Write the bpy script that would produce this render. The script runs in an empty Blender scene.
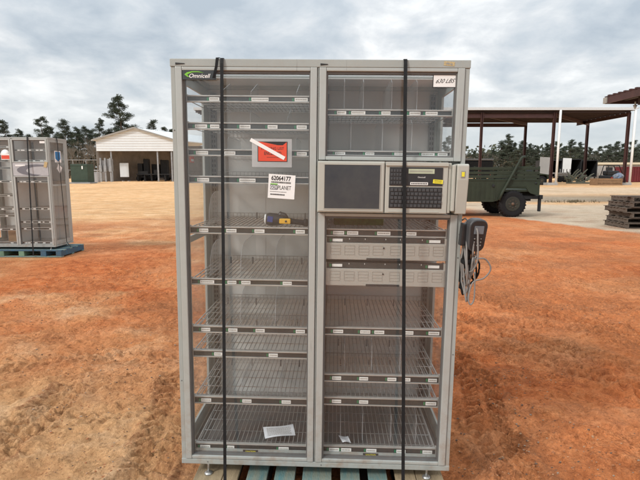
import bpy, bmesh, math, random
import numpy as np
from mathutils import Vector, Matrix, Euler
PI=math.pi; rad=math.radians
random.seed(7)
sc=bpy.context.scene; col=sc.collection
# ------------------------------------------------------------------ camera
FPX=481.0; PITCH=rad(8.0); CZ=1.5
cam_d=bpy.data.cameras.new('camera'); cam=bpy.data.objects.new('camera',cam_d); col.objects.link(cam)
cam_d.sensor_width=36; cam_d.lens=36*FPX/640; cam_d.clip_end=3000; cam_d.clip_start=.05
cam.location=(0,0,CZ); cam.rotation_euler=(rad(90)-PITCH,0,0); sc.camera=cam
def at(px,py,Y):
    """measured pixel of the 640x480 photograph + distance -> x, z in metres"""
    c,s=math.cos(PITCH),math.sin(PITCH); yy=-(py-240)/FPX
    d=Vector(((px-320)/FPX,0,0))+Vector((0,c,-s))+yy*Vector((0,s,c))
    t=Y/d.y
    return d.x*t, CZ+d.z*t
# ------------------------------------------------------------------ materials
def new_mat(name):
    m=bpy.data.materials.new(name); m.use_nodes=True
    nt=m.node_tree; b=nt.nodes['Principled BSDF']; return m,nt,b
def mat(name,c,rough=.6,metal=0,var=.12,scale=9,bump=0,bscale=60,spec=.5,c2=None,stretch=None,fade=.5):
    m,nt,b=new_mat(name)
    b.inputs['Roughness'].default_value=rough; b.inputs['Metallic'].default_value=metal
    b.inputs['Specular IOR Level'].default_value=spec
    tc=nt.nodes.new('ShaderNodeTexCoord'); mp=nt.nodes.new('ShaderNodeMapping')
    if stretch: mp.inputs['Scale'].default_value=stretch
    nt.links.new(tc.outputs['Object'],mp.inputs['Vector'])
    n=nt.nodes.new('ShaderNodeTexNoise'); n.inputs['Scale'].default_value=scale; n.inputs['Detail'].default_value=6; n.inputs['Roughness'].default_value=.65
    nt.links.new(mp.outputs['Vector'],n.inputs['Vector'])
    r=nt.nodes.new('ShaderNodeValToRGB'); r.color_ramp.elements[0].position=.3; r.color_ramp.elements[1].position=.7
    lo=c2 if c2 else tuple(x*(1-var) for x in c); hi=c if c2 else tuple(min(1,x*(1+var)) for x in c)
    r.color_ramp.elements[0].color=(*lo,1); r.color_ramp.elements[1].color=(*hi,1)
    nt.links.new(n.outputs['Fac'],r.inputs['Fac']); nt.links.new(r.outputs['Color'],b.inputs['Base Color'])
    if bump:
        n2=nt.nodes.new('ShaderNodeTexNoise'); n2.inputs['Scale'].default_value=bscale; n2.inputs['Detail'].default_value=4
        nt.links.new(mp.outputs['Vector'],n2.inputs['Vector'])
        bp=nt.nodes.new('ShaderNodeBump'); bp.inputs['Strength'].default_value=bump; bp.inputs['Distance'].default_value=.01
        nt.links.new(n2.outputs['Fac'],bp.inputs['Height']); nt.links.new(bp.outputs['Normal'],b.inputs['Normal'])
    return m
def glass_mat(name,tint,gl=.10,milk=0.0,rough=.04):
    m,nt,b=new_mat(name); nt.nodes.remove(b); out=nt.nodes['Material Output']
    tr=nt.nodes.new('ShaderNodeBsdfTransparent'); tr.inputs['Color'].default_value=(*tint,1)
    g=nt.nodes.new('ShaderNodeBsdfGlossy'); g.inputs['Roughness'].default_value=rough; g.inputs['Color'].default_value=(1,1,1,1)
    fr=nt.nodes.new('ShaderNodeLayerWeight'); fr.inputs['Blend'].default_value=.5
    pw=nt.nodes.new('ShaderNodeMath'); pw.operation='POWER'; pw.inputs[1].default_value=5; nt.links.new(fr.outputs['Facing'],pw.inputs[0])
    mu=nt.nodes.new('ShaderNodeMath'); mu.operation='MULTIPLY_ADD'; mu.inputs[1].default_value=.6; mu.inputs[2].default_value=gl*.4
    nt.links.new(pw.outputs[0],mu.inputs[0])
    mx=nt.nodes.new('ShaderNodeMixShader'); nt.links.new(mu.outputs[0],mx.inputs[0]); nt.links.new(tr.outputs[0],mx.inputs[1]); nt.links.new(g.outputs[0],mx.inputs[2])
    last=mx
    if milk:
        d=nt.nodes.new('ShaderNodeBsdfDiffuse'); d.inputs['Color'].default_value=(.75,.75,.73,1)
        tc=nt.nodes.new('ShaderNodeTexCoord'); n=nt.nodes.new('ShaderNodeTexNoise'); n.inputs['Scale'].default_value=3; n.inputs['Detail'].default_value=5
        nt.links.new(tc.outputs['Object'],n.inputs['Vector'])
        ml=nt.nodes.new('ShaderNodeMath'); ml.operation='MULTIPLY'; ml.inputs[1].default_value=milk*2; nt.links.new(n.outputs['Fac'],ml.inputs[0])
        m2=nt.nodes.new('ShaderNodeMixShader'); nt.links.new(ml.outputs[0],m2.inputs[0]); nt.links.new(mx.outputs[0],m2.inputs[1]); nt.links.new(d.outputs[0],m2.inputs[2]); last=m2
    nt.links.new(last.outputs[0],out.inputs['Surface']); return m
M={}
M['paint']=mat('grey_cabinet_paint',(.345,.37,.35),.42,.0,.05,5,.05,220)
M['alu']=mat('door_aluminium',(.415,.44,.42),.36,.15,.04,3,.03,300)
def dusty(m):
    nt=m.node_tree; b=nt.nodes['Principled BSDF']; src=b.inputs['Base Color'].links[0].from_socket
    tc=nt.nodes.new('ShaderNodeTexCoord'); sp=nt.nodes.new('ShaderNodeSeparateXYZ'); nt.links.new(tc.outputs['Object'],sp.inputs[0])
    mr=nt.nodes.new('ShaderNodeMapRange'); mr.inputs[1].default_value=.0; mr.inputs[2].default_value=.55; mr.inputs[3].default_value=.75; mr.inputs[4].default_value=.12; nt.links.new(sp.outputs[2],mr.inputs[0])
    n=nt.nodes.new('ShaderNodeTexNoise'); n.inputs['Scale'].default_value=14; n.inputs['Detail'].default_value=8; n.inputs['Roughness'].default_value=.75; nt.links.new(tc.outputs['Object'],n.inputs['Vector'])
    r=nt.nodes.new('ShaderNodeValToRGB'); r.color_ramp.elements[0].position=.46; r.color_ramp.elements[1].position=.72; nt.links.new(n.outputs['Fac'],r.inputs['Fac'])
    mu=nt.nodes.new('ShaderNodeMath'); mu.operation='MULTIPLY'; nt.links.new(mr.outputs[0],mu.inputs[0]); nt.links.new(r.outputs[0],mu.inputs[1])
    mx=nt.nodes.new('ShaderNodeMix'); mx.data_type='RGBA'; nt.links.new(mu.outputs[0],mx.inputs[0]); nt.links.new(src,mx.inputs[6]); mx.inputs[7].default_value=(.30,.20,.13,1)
    # fine vertical scratches
    mp=nt.nodes.new('ShaderNodeMapping'); mp.inputs['Scale'].default_value=(90,90,5); mp.inputs['Rotation'].default_value=(0,.15,0); nt.links.new(tc.outputs['Object'],mp.inputs[0])
    n2=nt.nodes.new('ShaderNodeTexNoise'); n2.inputs['Scale'].default_value=1; n2.inputs['Detail'].default_value=3; nt.links.new(mp.outputs[0],n2.inputs['Vector'])
    r2=nt.nodes.new('ShaderNodeValToRGB'); r2.color_ramp.elements[0].position=.70; r2.color_ramp.elements[1].position=.74; r2.color_ramp.elements[1].color=(.5,.5,.5,1); nt.links.new(n2.outputs['Fac'],r2.inputs['Fac'])
    m2=nt.nodes.new('ShaderNodeMix'); m2.data_type='RGBA'; nt.links.new(r2.outputs[0],m2.inputs[0]); nt.links.new(mx.outputs[2],m2.inputs[6]); m2.inputs[7].default_value=(.20,.20,.19,1)
    nt.links.new(m2.outputs[2],b.inputs['Base Color'])
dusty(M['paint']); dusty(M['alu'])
M['gasket']=mat('dark_gasket',(.13,.125,.12),.6)
M['back']=mat('inner_panel_grey',(.50,.50,.48),.55,0,.08,3)
M['ceil']=mat('inner_ceiling',(.80,.80,.79),.5,0,.04,4)
M['beige']=mat('console_plastic',(.43,.43,.38),.42,0,.05,4,.04,400)
M['beige2']=mat('console_plastic_bezel',(.40,.38,.33),.5)  # slightly darker plastic for the screen bezel
M['drawer']=mat('drawer_plastic',(.40,.385,.345),.45,0,.05,6)
M['drawer_line']=mat('drawer_moulding_groove',(.30,.285,.25),.6)
M['strip']=mat('dark_label_rail',(.04,.044,.043),.4,.2,.15,20)
M['wire']=mat('zinc_wire',(.34,.335,.32),.40,.45,.2,30)
M['rail']=mat('shelf_rail_zinc',(.48,.47,.44),.4,.4,.1,20)
M['label']=mat('paper_label',(.78,.78,.75),.7,0,.05,80)
M['led']=mat('green_indicator',(.015,.17,.07),.4)
M['ink']=mat('black_ink',(.02,.02,.02),.6)
M['slot']=mat('black_slots',(.02,.02,.02),.7)
M['upright']=mat('steel_upright',(.16,.16,.157),.45,.4,.1,10)
M['floor']=mat('dark_floor_tray',(.10,.098,.095),.5)
M['glass']=glass_mat('door_glass',(.975,.982,.982),.08,.016)  # milky film paints a pale haze in place of sky reflection
M['sideglass']=glass_mat('side_glass',(.985,.988,.988),.06,.004)
M['topglass']=glass_mat('dusty_top_glass',(.95,.96,.96),.07,.14)
M['acrylic']=glass_mat('clear_acrylic',(.95,.96,.965),.12,.05)
M['acryl_edge']=mat('acrylic_edge',(.45,.46,.47),.25,0,.1,30)  # pale line paints the highlight along clear divider edges
M['black']=mat('black_plastic',(.025,.026,.028),.38,0,.2,20)
M['rubber']=mat('black_rubber',(.014,.014,.015),.8,0,.3,30,.3,120,spec=.25)
M['screen']=mat('dark_screen',(.075,.077,.074),.25,0,.1,5,spec=.4,c2=(.038,.043,.052))  # mottled reflection painted into the screen colour
M['key']=mat('grey_keys',(.055,.057,.06),.5,0,.15,50)
M['lcd']=mat('lcd_greenish',(.42,.46,.33),.4)
M['yellow']=mat('yellow_plastic',(.75,.42,.03),.45)
M['ytag']=mat('yellow_tag',(.80,.70,.04),.6)
M['badge']=mat('badge_dark',(.035,.042,.045),.4)
M['lime']=mat('lime_green',(.20,.55,.04),.5)
M['white']=mat('white_print',(.82,.82,.80),.6,0,.03)
M['red']=mat('red_print',(.68,.075,.035),.55,0,.08)
M['gold']=mat('gold_sticker',(.55,.42,.22),.35,.4,.3,200)
M['pouch']=glass_mat('clear_pouch',(.80,.82,.85),.12,.40)
M['strapm']=mat('black_polyester_strap',(.013,.014,.015),.6,0,.25,60,.2,400,spec=.25)
M['galv']=mat('galvanised_steel',(.50,.50,.49),.35,.8,.1,40)
M['paper']=mat('white_paper',(.80,.81,.84),.7,0,.03,20)
M['greenblock']=mat('dark_green_block',(.05,.13,.035),.8,0,.6,30)
M['pal_wood']=mat('raw_pallet_wood',(.44,.34,.21),.85,0,.3,4,.5,60,c2=(.25,.19,.115),stretch=(9,1,3))
M['pal_teal']=mat('worn_teal_painted_wood',(.10,.235,.25),.75,0,.3,5,.5,60,c2=(.27,.27,.20),stretch=(7,1,3))
M['pal_blue']=mat('blue_painted_wood',(.03,.12,.21),.75,0,.3,5,.4,60,c2=(.06,.08,.09),stretch=(4,4,2))
M['pal_green']=mat('green_painted_wood',(.13,.22,.15),.8,0,.3,5)
M['pal_dark']=mat('dark_pallet_wood',(.045,.03,.022),.85)  # very dark wood for stringers and bottom boards
M['pal_grey']=mat('weathered_grey_wood',(.17,.13,.10),.9,0,.3,5,.5,60,c2=(.055,.040,.030),stretch=(1,6,6))
M['sticker_blue']=mat('blue_sticker',(.03,.22,.52),.5)
M['navy']=mat('navy_window',(.02,.05,.22),.3)
M['hub']=mat('dusty_hub',(.12,.075,.05),.8)
M['rimm']=mat('dusty_olive_rim',(.03,.03,.022),.8,0,.4,6)
M['dimlcd']=mat('dim_grey_display',(.16,.18,.20),.3)
M['devgrey']=mat('charcoal_plastic',(.06,.062,.066),.45)
M['swoosh']=mat('grey_swoosh',(.16,.16,.18),.5)
M['panel']=mat('pale_panel',(.42,.42,.43),.5)
M['olive']=mat('olive_drab_paint',(.021,.030,.016),.75,0,.25,2.5,.1,60)
M['olive_dk']=mat('olive_drab_dark_canvas',(.028,.04,.022),.85,0,.25,6)
M['taillight']=mat('tail_lamp_red',(.25,.02,.015),.35)
M['vglass']=mat('vehicle_glass',(.02,.025,.028),.12)
M['brownsteel']=mat('red_brown_steel',(.062,.025,.022),.65,.1,.2,2)
M['pipewhite']=mat('white_downpipe',(.78,.78,.77),.45,0,.05)
M['roofedge']=mat('white_roof_trim',(.62,.63,.64),.45,.1,.08)
M['roofunder']=mat('roof_underside',(.05,.028,.026),.6,.2,.2,1)
M['siding']=mat('white_sheet_siding',(.74,.78,.80),.5,.05,.06,.6)
M['trim']=mat('shed_trim',(.30,.28,.25),.6)
M['concrete']=mat('concrete',(.36,.36,.35),.85,0,.15,3)
M['dkmetal']=mat('dark_machinery',(.02,.022,.025),.55,.3,.3,3)
M['grmetal']=mat('grey_machinery',(.30,.31,.32),.55,.3,.2,3)
M['greenbox']=mat('dark_green_paint',(.03,.055,.038),.6,.1,.2,2)
M['crate']=mat('pine_crate_wood',(.25,.15,.08),.85,0,.25,2,stretch=(1,4,4))
M['redcont']=mat('red_container_paint',(.14,.018,.022),.6,.1,.2,1)
M['palecont']=mat('pale_container_paint',(.42,.41,.39),.6,.1,.15,1)
M['tarp']=mat('blue_tarp',(.07,.13,.24),.6,c2=(.25,.27,.30),scale=2.5)
M['brick']=mat('shed_inner_wall',(.24,.21,.18),.8,0,.3,.6)
M['bark']=mat('pine_bark',(.10,.075,.058),.95,0,.3,3)
M['pine']=mat('pine_needles',(.062,.080,.046),.9,0,.5,.35,c2=(.032,.044,.028))  # green lightened a little, distance haze painted into the colour
M['pine2']=mat('grey_green_foliage',(.085,.095,.058),.9,0,.5,.35,c2=(.045,.052,.034))
M['twig']=mat('bare_twigs',(.15,.13,.105),.9,0,.3,.5)
M['hose']=mat('grey_cable',(.22,.205,.19),.5)
M['pipes']=mat('faded_green_pipe',(.20,.21,.16),.8)
# ------------------------------------------------------------------ mesh builder
class MB:
    def __init__(s): s.v=[]; s.f=[]; s.mi=[]; s.sm=[]
    def add(s,vs,fs,m=0,smooth=False):
        o=len(s.v); s.v+= [tuple(v) for v in vs]; s.f+=[tuple(i+o for i in f) for f in fs]; s.mi+=[m]*len(fs); s.sm+=[smooth]*len(fs); return s
    def box(s,x0,x1,y0,y1,z0,z1,m=0):
        vs=[(x0,y0,z0),(x1,y0,z0),(x1,y1,z0),(x0,y1,z0),(x0,y0,z1),(x1,y0,z1),(x1,y1,z1),(x0,y1,z1)]
        return s.add(vs,[(3,2,1,0),(4,5,6,7),(0,1,5,4),(1,2,6,5),(2,3,7,6),(3,0,4,7)],m)
    def bbox(s,x0,x1,y0,y1,z0,z1,b=.002,m=0):
        """box with chamfered edges"""
        bm=bmesh.new(); bmesh.ops.create_cube(bm,size=1)
        for v in bm.verts: v.co=Vector((x0+(v.co.x+.5)*(x1-x0),y0+(v.co.y+.5)*(y1-y0),z0+(v.co.z+.5)*(z1-z0)))
        bmesh.ops.bevel(bm,geom=list(bm.edges),offset=b,segments=2,profile=.6,affect='EDGES')
        bm.verts.index_update(); s.add([v.co.copy() for v in bm.verts],[[v.index for v in f.verts] for f in bm.faces],m); bm.free(); return s
    def obox(s,c,size,rot=(0,0,0),m=0):
        R=Euler(rot).to_matrix(); c=Vector(c); h=[q/2 for q in size]
        vs=[c+R@Vector((sx*h[0],sy*h[1],sz*h[2])) for sx,sy,sz in [(-1,-1,-1),(1,-1,-1),(1,1,-1),(-1,1,-1),(-1,-1,1),(1,-1,1),(1,1,1),(-1,1,1)]]
        return s.add(vs,[(3,2,1,0),(4,5,6,7),(0,1,5,4),(1,2,6,5),(2,3,7,6),(3,0,4,7)],m)
    def tube(s,pts,r,n=6,m=0,cap=True,smooth=True):
        pts=[Vector(p) for p in pts]; rs=r if isinstance(r,(list,tuple)) else [r]*len(pts)
        vs=[];k=len(pts); up=None
        for i,p in enumerate(pts):
            d=(pts[min(i+1,k-1)]-pts[max(i-1,0)]).normalized()
            if up is None:
                up=Vector((0,0,1)) if abs(d.z)<.9 else Vector((1,0,0))
            a=d.cross(up)
            if a.length<1e-5: a=d.cross(Vector((0,1,0)))
            a.normalize(); b=a.cross(d).normalized(); up=b
            for j in range(n):
                t=2*PI*j/n+PI/n; vs.append(p+rs[i]*(math.cos(t)*a+math.sin(t)*b))
        fs=[(i*n+j,i*n+(j+1)%n,(i+1)*n+(j+1)%n,(i+1)*n+j) for i in range(k-1) for j in range(n)]
        if cap: fs+=[tuple(range(n-1,-1,-1)),tuple((k-1)*n+j for j in range(n))]
        return s.add(vs,fs,m,smooth and n>5)
    def prism(s,poly,axis,a,b,m=0):
        """poly of 2-d points extruded along axis from a to b"""
        def P(u,v,w):
            return {'x':(w,u,v),'y':(u,w,v),'z':(u,v,w)}[axis]
        n=len(poly); vs=[P(u,v,a) for u,v in poly]+[P(u,v,b) for u,v in poly]
        fs=[tuple(range(n)),tuple(range(2*n-1,n-1,-1))]+[(i,i+n,(i+1)%n+n,(i+1)%n) for i in range(n)]
        return s.add(vs,fs,m)
    def quad(s,a,b,c,d,m=0): return s.add([a,b,c,d],[(0,1,2,3)],m)
    def lathe(s,prof,center,axis='z',n=20,m=0,smooth=True):
        vs=[];c=Vector(center)
        for r,h in prof:
            for j in range(n):
                t=2*PI*j/n; ca,sa=r*math.cos(t),r*math.sin(t)
                vs.append(c+Vector({'z':(ca,sa,h),'y':(ca,h,sa),'x':(h,ca,sa)}[axis]))
        k=len(prof)
        fs=[(i*n+j,i*n+(j+1)%n,(i+1)*n+(j+1)%n,(i+1)*n+j) for i in range(k-1) for j in range(n)]
        fs+=[tuple(range(n)),tuple((k-1)*n+j for j in range(n))]
        return s.add(vs,fs,m,smooth)
    def build(s,name,mats,parent=None,fix=True,bevel=0):
        me=bpy.data.meshes.new(name); me.from_pydata([tuple(v) for v in s.v],[],s.f)
        if not isinstance(mats,(list,tuple)): mats=[mats]
        for m in mats: me.materials.append(m)
        me.polygons.foreach_set('material_index',s.mi); me.polygons.foreach_set('use_smooth',s.sm)
        if fix:
            bm=bmesh.new(); bm.from_mesh(me); bmesh.ops.recalc_face_normals(bm,faces=bm.faces); bm.to_mesh(me); bm.free()
        me.update()
        o=bpy.data.objects.new(name,me); col.objects.link(o)
        if parent is not None: o.parent=parent
        return o
def thing(name,label,cat,loc=(0,0,0),rot=(0,0,0),group=None):
    o=bpy.data.objects.new(name,None); col.objects.link(o); o.location=loc; o.rotation_euler=rot; o.empty_display_size=.1
    return tag(o,label,cat,group)
def tag(o,label=None,cat=None,group=None,kind=None):
    if label: o['label']=label
    if cat: o['category']=cat
    if group: o['group']=group
    if kind: o['kind']=kind
    return o
def copy_tree(o,parent=None):
    c=o.copy(); col.objects.link(c); c.parent=parent
    for ch in list(o.children): copy_tree(ch,c)
    return c
_txt={}
def text_geo(s,bold=0):
    k=(s,bold)
    if k in _txt: return _txt[k]
    cu=bpy.data.curves.new('t','FONT'); cu.body=s; cu.size=1; cu.offset=bold; cu.resolution_u=3
    ob=bpy.data.objects.new('t',cu); col.objects.link(ob)
    bpy.context.view_layer.update()
    me=bpy.data.meshes.new_from_object(ob.evaluated_get(bpy.context.evaluated_depsgraph_get()))
    vs=[v.co.copy() for v in me.vertices]; fs=[list(p.vertices) for p in me.polygons]
    bpy.data.objects.remove(ob); bpy.data.curves.remove(cu); bpy.data.meshes.remove(me)
    x0=min(v.x for v in vs);x1=max(v.x for v in vs);y0=min(v.y for v in vs);y1=max(v.y for v in vs)
    _txt[k]=([((v.x-x0)/(x1-x0),(v.y-y0)/(y1-y0)) for v in vs],fs); return _txt[k]
def text(mb,s,org,ux,uy,m=0,bold=0,shear=0):
    """text filling the parallelogram org + ux, uy"""
    vs,fs=text_geo(s,bold); org=Vector(org);ux=Vector(ux);uy=Vector(uy)
    mb.add([org+ux*(a+shear*b)+uy*b for a,b in vs],fs,m); return mb
# ================================================================== GROUND
def vnoise(x,y,seed=0):
    xi=np.floor(x).astype(np.int64); yi=np.floor(y).astype(np.int64); xf=x-xi; yf=y-yi
    def h(a,b):
        n=(a*374761393+b*668265263+seed*144665)&0xffffffff
        n=((n^(n>>13))*1274126177)&0xffffffff
        return ((n^(n>>16))&0xffff)/65535.0
    u=xf*xf*(3-2*xf); v=yf*yf*(3-2*yf)
    return (h(xi,yi)*(1-u)+h(xi+1,yi)*u)*(1-v)+(h(xi,yi+1)*(1-u)+h(xi+1,yi+1)*u)*v
def fbm(x,y,oct,seed=0,g=.5):
    a=1;t=0;s=0
    for i in range(oct):
        t+=a*vnoise(x*2**i,y*2**i,seed+i*17); s+=a; a*=g
    return t/s
def axis(lo,hi,step,far_lo,far_hi,g=1.06):
    mid=list(np.arange(lo,hi,step)); a=[];x=lo;st=step
    while x>far_lo: st*=g; x-=st; a.append(x)
    b=[];x=hi;st=step
    while x<far_hi: st*=g; x+=st; b.append(x)
    return np.array(a[::-1]+mid+b)
gx=axis(-3.0,3.4,.0145,-900,900,1.045); gy=axis(1.3,5.6,.0145,-60,1500,1.035)
X,Y=np.meshgrid(gx,gy)
dist=np.sqrt(X**2+Y**2)
fade=lambda a,b:np.clip((b-dist)/(b-a),0,1)
z=(fbm(X*.35,Y*.35,3,3)-.5)*.10*fade(10,30)*np.clip((dist-1.2)/3,0,1)
z+=(fbm(X*2.1,Y*2.1,4,11)-.5)*.06*fade(12,25)
z+=(np.abs(fbm(X*4.5+Y*1.5,Y*4.5-X*2.0,4,15)-.5))*.05*fade(10,20)
clod=fbm(X*9,Y*9,4,31); z+=(np.clip(clod-.50,0,1))*.065*fade(9,18)*(vnoise(X*.9,Y*.9,77)*.8+.35)
z+=(fbm(X*26,Y*26,3,51)-.5)*.014*fade(4,7)
def _ss(a,b,x): t_=np.clip((x-a)/(b-a),0,1); return t_*t_*(3-2*t_)
for sx_,sy_,sd_,am_ in ((4.5,6.5,401,.008),(10.0,12.0,431,.006),(2.5,3.5,461,.008)):
    P_=fbm(X*sx_+Y*.8,Y*sy_-X*.6,5,sd_,.6); z+=(_ss(.47,.495,P_)+_ss(.55,.57,P_))*am_*fade(9,18)
rough_zone=np.clip((fbm(X*1.3,Y*1.3,3,91)-.52)*8,0,1)
z+=rough_zone*(fbm(X*17,Y*17,3,61)-.45)*.042*fade(6,10)
# worn tyre tracks with lug prints
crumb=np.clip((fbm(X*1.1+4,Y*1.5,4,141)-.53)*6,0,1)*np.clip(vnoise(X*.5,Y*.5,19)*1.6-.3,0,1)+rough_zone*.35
def track(path,w,depth,lug,strength=1):
    global z,crumb
    for (ax,ay),(bx,by) in zip(path[:-1],path[1:]):
        L=math.hypot(bx-ax,by-ay); dx,dy=(bx-ax)/L,(by-ay)/L
        t=(X-ax)*dx+(Y-ay)*dy; s=-(X-ax)*dy+(Y-ay)*dx
        s=s+(vnoise(t*1.5,t*0+3,5)-.5)*.04
        inside=np.clip((w/2-np.abs(s))/.02,0,1)*((t>=0)&(t<=L))
        berm=np.exp(-((np.abs(s)-w/2-.025)/.022)**2)*((t>=0)&(t<=L))
        ph=(t+np.abs(s)*.55)/lug
        lugs=np.clip(np.sin(2*PI*ph)*3,-1,1)*(np.abs(s)>w*.10)
        wear=np.clip((vnoise(t*1.8,s*3+9,8)-.10)*2.4,0,1)*strength
        nb_=fbm(X*6,Y*6,3,171)
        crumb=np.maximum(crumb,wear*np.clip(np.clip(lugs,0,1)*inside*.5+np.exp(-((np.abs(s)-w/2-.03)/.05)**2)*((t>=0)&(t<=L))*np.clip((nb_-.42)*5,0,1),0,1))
        z=z+np.clip((nb_-.45),0,1)*.025*wear*np.exp(-((np.abs(s)-w/2-.03)/.05)**2)*((t>=0)&(t<=L))
        z=z+wear*(inside*(-depth+lugs*.024)+berm*.014)
track([(-1.95,1.3),(-1.72,2.4),(-1.70,3.2)],.24,.014,.085)
track([(-.95,1.3),(-.86,2.4),(-1.0,3.4)],.26,.014,.085,.9)
track([(.98,1.5),(1.0,2.6),(1.15,3.3),(1.0,4.4)],.26,.018,.075,1)
track([(3.4,2.5),(2.4,3.4),(1.75,4.2),(1.0,5.6)],.25,.014,.09,.7)
track([(3.6,3.6),(2.6,4.6),(1.9,5.6)],.25,.014,.09,.6)
track([(1.5,1.5),(2.0,2.3),(3.3,3.1)],.22,.010,.09,.5)
track([(-2.2,2.55),(-.62,2.95)],.22,.006,.07,.35)
track([(1.0,4.9),(2.9,4.2)],.24,.012,.08,.8)
track([(3.4,1.9),(2.3,2.9),(1.45,4.1),(.9,5.6)],.20,.012,.09,.8)
track([(-3,3.3),(-2,3.7),(-.7,3.6)],.25,.010,.09,.5)
z+=(fbm(X*.06,Y*.06,2,7)-.5)*.5*np.clip((dist-35)/60,0,1)*(dist<400)
# flat pads: under cabinets / pallets / vehicle
def flat(cx,cy,hx,hy,soft=.25):
    global z
    d=np.maximum(np.abs(X-cx)-hx,np.abs(Y-cy)-hy); k=np.clip(d/soft,0,1); z=z*k+(1-k)*np.minimum(z,0)
flat(0,2.45,.62,.62,.15);  flat(5.2,17.2,2.6,1.3); flat(8.6,13.6,1.4,1.1); flat(-27,90,12,14)
_d=np.sqrt(((X+4.9)/1.0)**2+((Y-8.35)/.9)**2); _k=np.clip((_d-1.0)/1.6,0,1); _k=_k*_k*(3-2*_k); z=z*_k+(1-_k)*.085
z=np.where((np.abs(X)<.64)&(Y>1.75)&(Y<3.1),z-.004,z)
# colour zones (what the soil itself is): R tan sand, G pale compacted slab, B deep red
def sstep(a,b,x): t=np.clip((x-a)/(b-a),0,1); return t*t*(3-2*t)
wob=(fbm(X*.25,Y*.25,3,201)-.5)
tan=sstep(9,17,Y+wob*7+X*.0)*(X<2)+0
tan=tan*sstep(2,-1,X)
left_near=sstep(4.2,2.2,Y+wob*2+(fbm(X*2,Y*2,3,5)-.5))*sstep(-.3,-.9,X)*.75
patch=np.clip((fbm(X*.8+3,Y*.8,4,222)-.56)*5,0,1)*(.22+.5*sstep(1.5,-1.5,X))
edge=11.54+(X-7.74)*(-1.25)                     # boundary of the red earth on the right
dR=(Y-edge+wob*2.5)
right_t=sstep(10.5,12,Y+X*1.02-7.9+wob*2)*sstep(4,6,X)
right_t=sstep(19.2,21.0,Y+(X-7.74)*.98*0+wob*2-sstep(12,6,X)*0+np.maximum(0,(X-7.0))*1.9-0)*sstep(3,6,X)
farall=sstep(19,24,Y+wob*3)
tan=np.clip(np.maximum.reduce([tan,left_near,patch,right_t,farall]),0,1)
slab=sstep(0,.5,Y-(12.1-(X-7.74)*1.0)*1-(X<7.74)*(7.74-X)*1.6+wob*1.0)*sstep(24.5,22,Y+wob*3)*sstep(5.0,7.0,X)
slab=np.maximum(slab,.7*sstep(30,36,Y)*sstep(50,44,Y)*sstep(5,12,X))
grav=sstep(24,26,Y+wob*3)*sstep(34,29,Y+wob*4)*sstep(4,9,X)
red=np.clip((fbm(X*.6,Y*.6,4,303)-.42)*3.5,0,1)
red=np.maximum(red,.65*sstep(.5,1.5,X))*(1-left_near)
nx,ny=len(gx),len(gy)
co=np.stack([X,Y,z],-1).reshape(-1,3)
idx=np.arange(nx*ny).reshape(ny,nx)
F=np.stack([idx[:-1,:-1],idx[:-1,1:],idx[1:,1:],idx[1:,:-1]],-1).reshape(-1,4)
me=bpy.data.meshes.new('ground'); me.vertices.add(len(co)); me.vertices.foreach_set('co',co.ravel())
me.loops.add(F.size); me.loops.foreach_set('vertex_index',F.ravel().astype(np.int32))
me.polygons.add(len(F)); me.polygons.foreach_set('loop_start',(np.arange(len(F))*4).astype(np.int32)); me.polygons.foreach_set('loop_total',np.full(len(F),4,np.int32))
me.update(); me.polygons.foreach_set('use_smooth',np.ones(len(F),bool))
ca=me.color_attributes.new('soil','FLOAT_COLOR','POINT')
ca.data.foreach_set('color',np.stack([tan,np.clip(slab,0,1),red,grav],-1).astype(np.float32).reshape(-1,4).ravel())
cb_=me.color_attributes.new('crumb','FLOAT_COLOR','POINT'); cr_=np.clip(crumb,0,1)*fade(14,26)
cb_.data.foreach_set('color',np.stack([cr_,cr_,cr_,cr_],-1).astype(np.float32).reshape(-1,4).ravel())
gnd=bpy.data.objects.new('ground',me); col.objects.link(gnd); tag(gnd,kind='structure')
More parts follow.
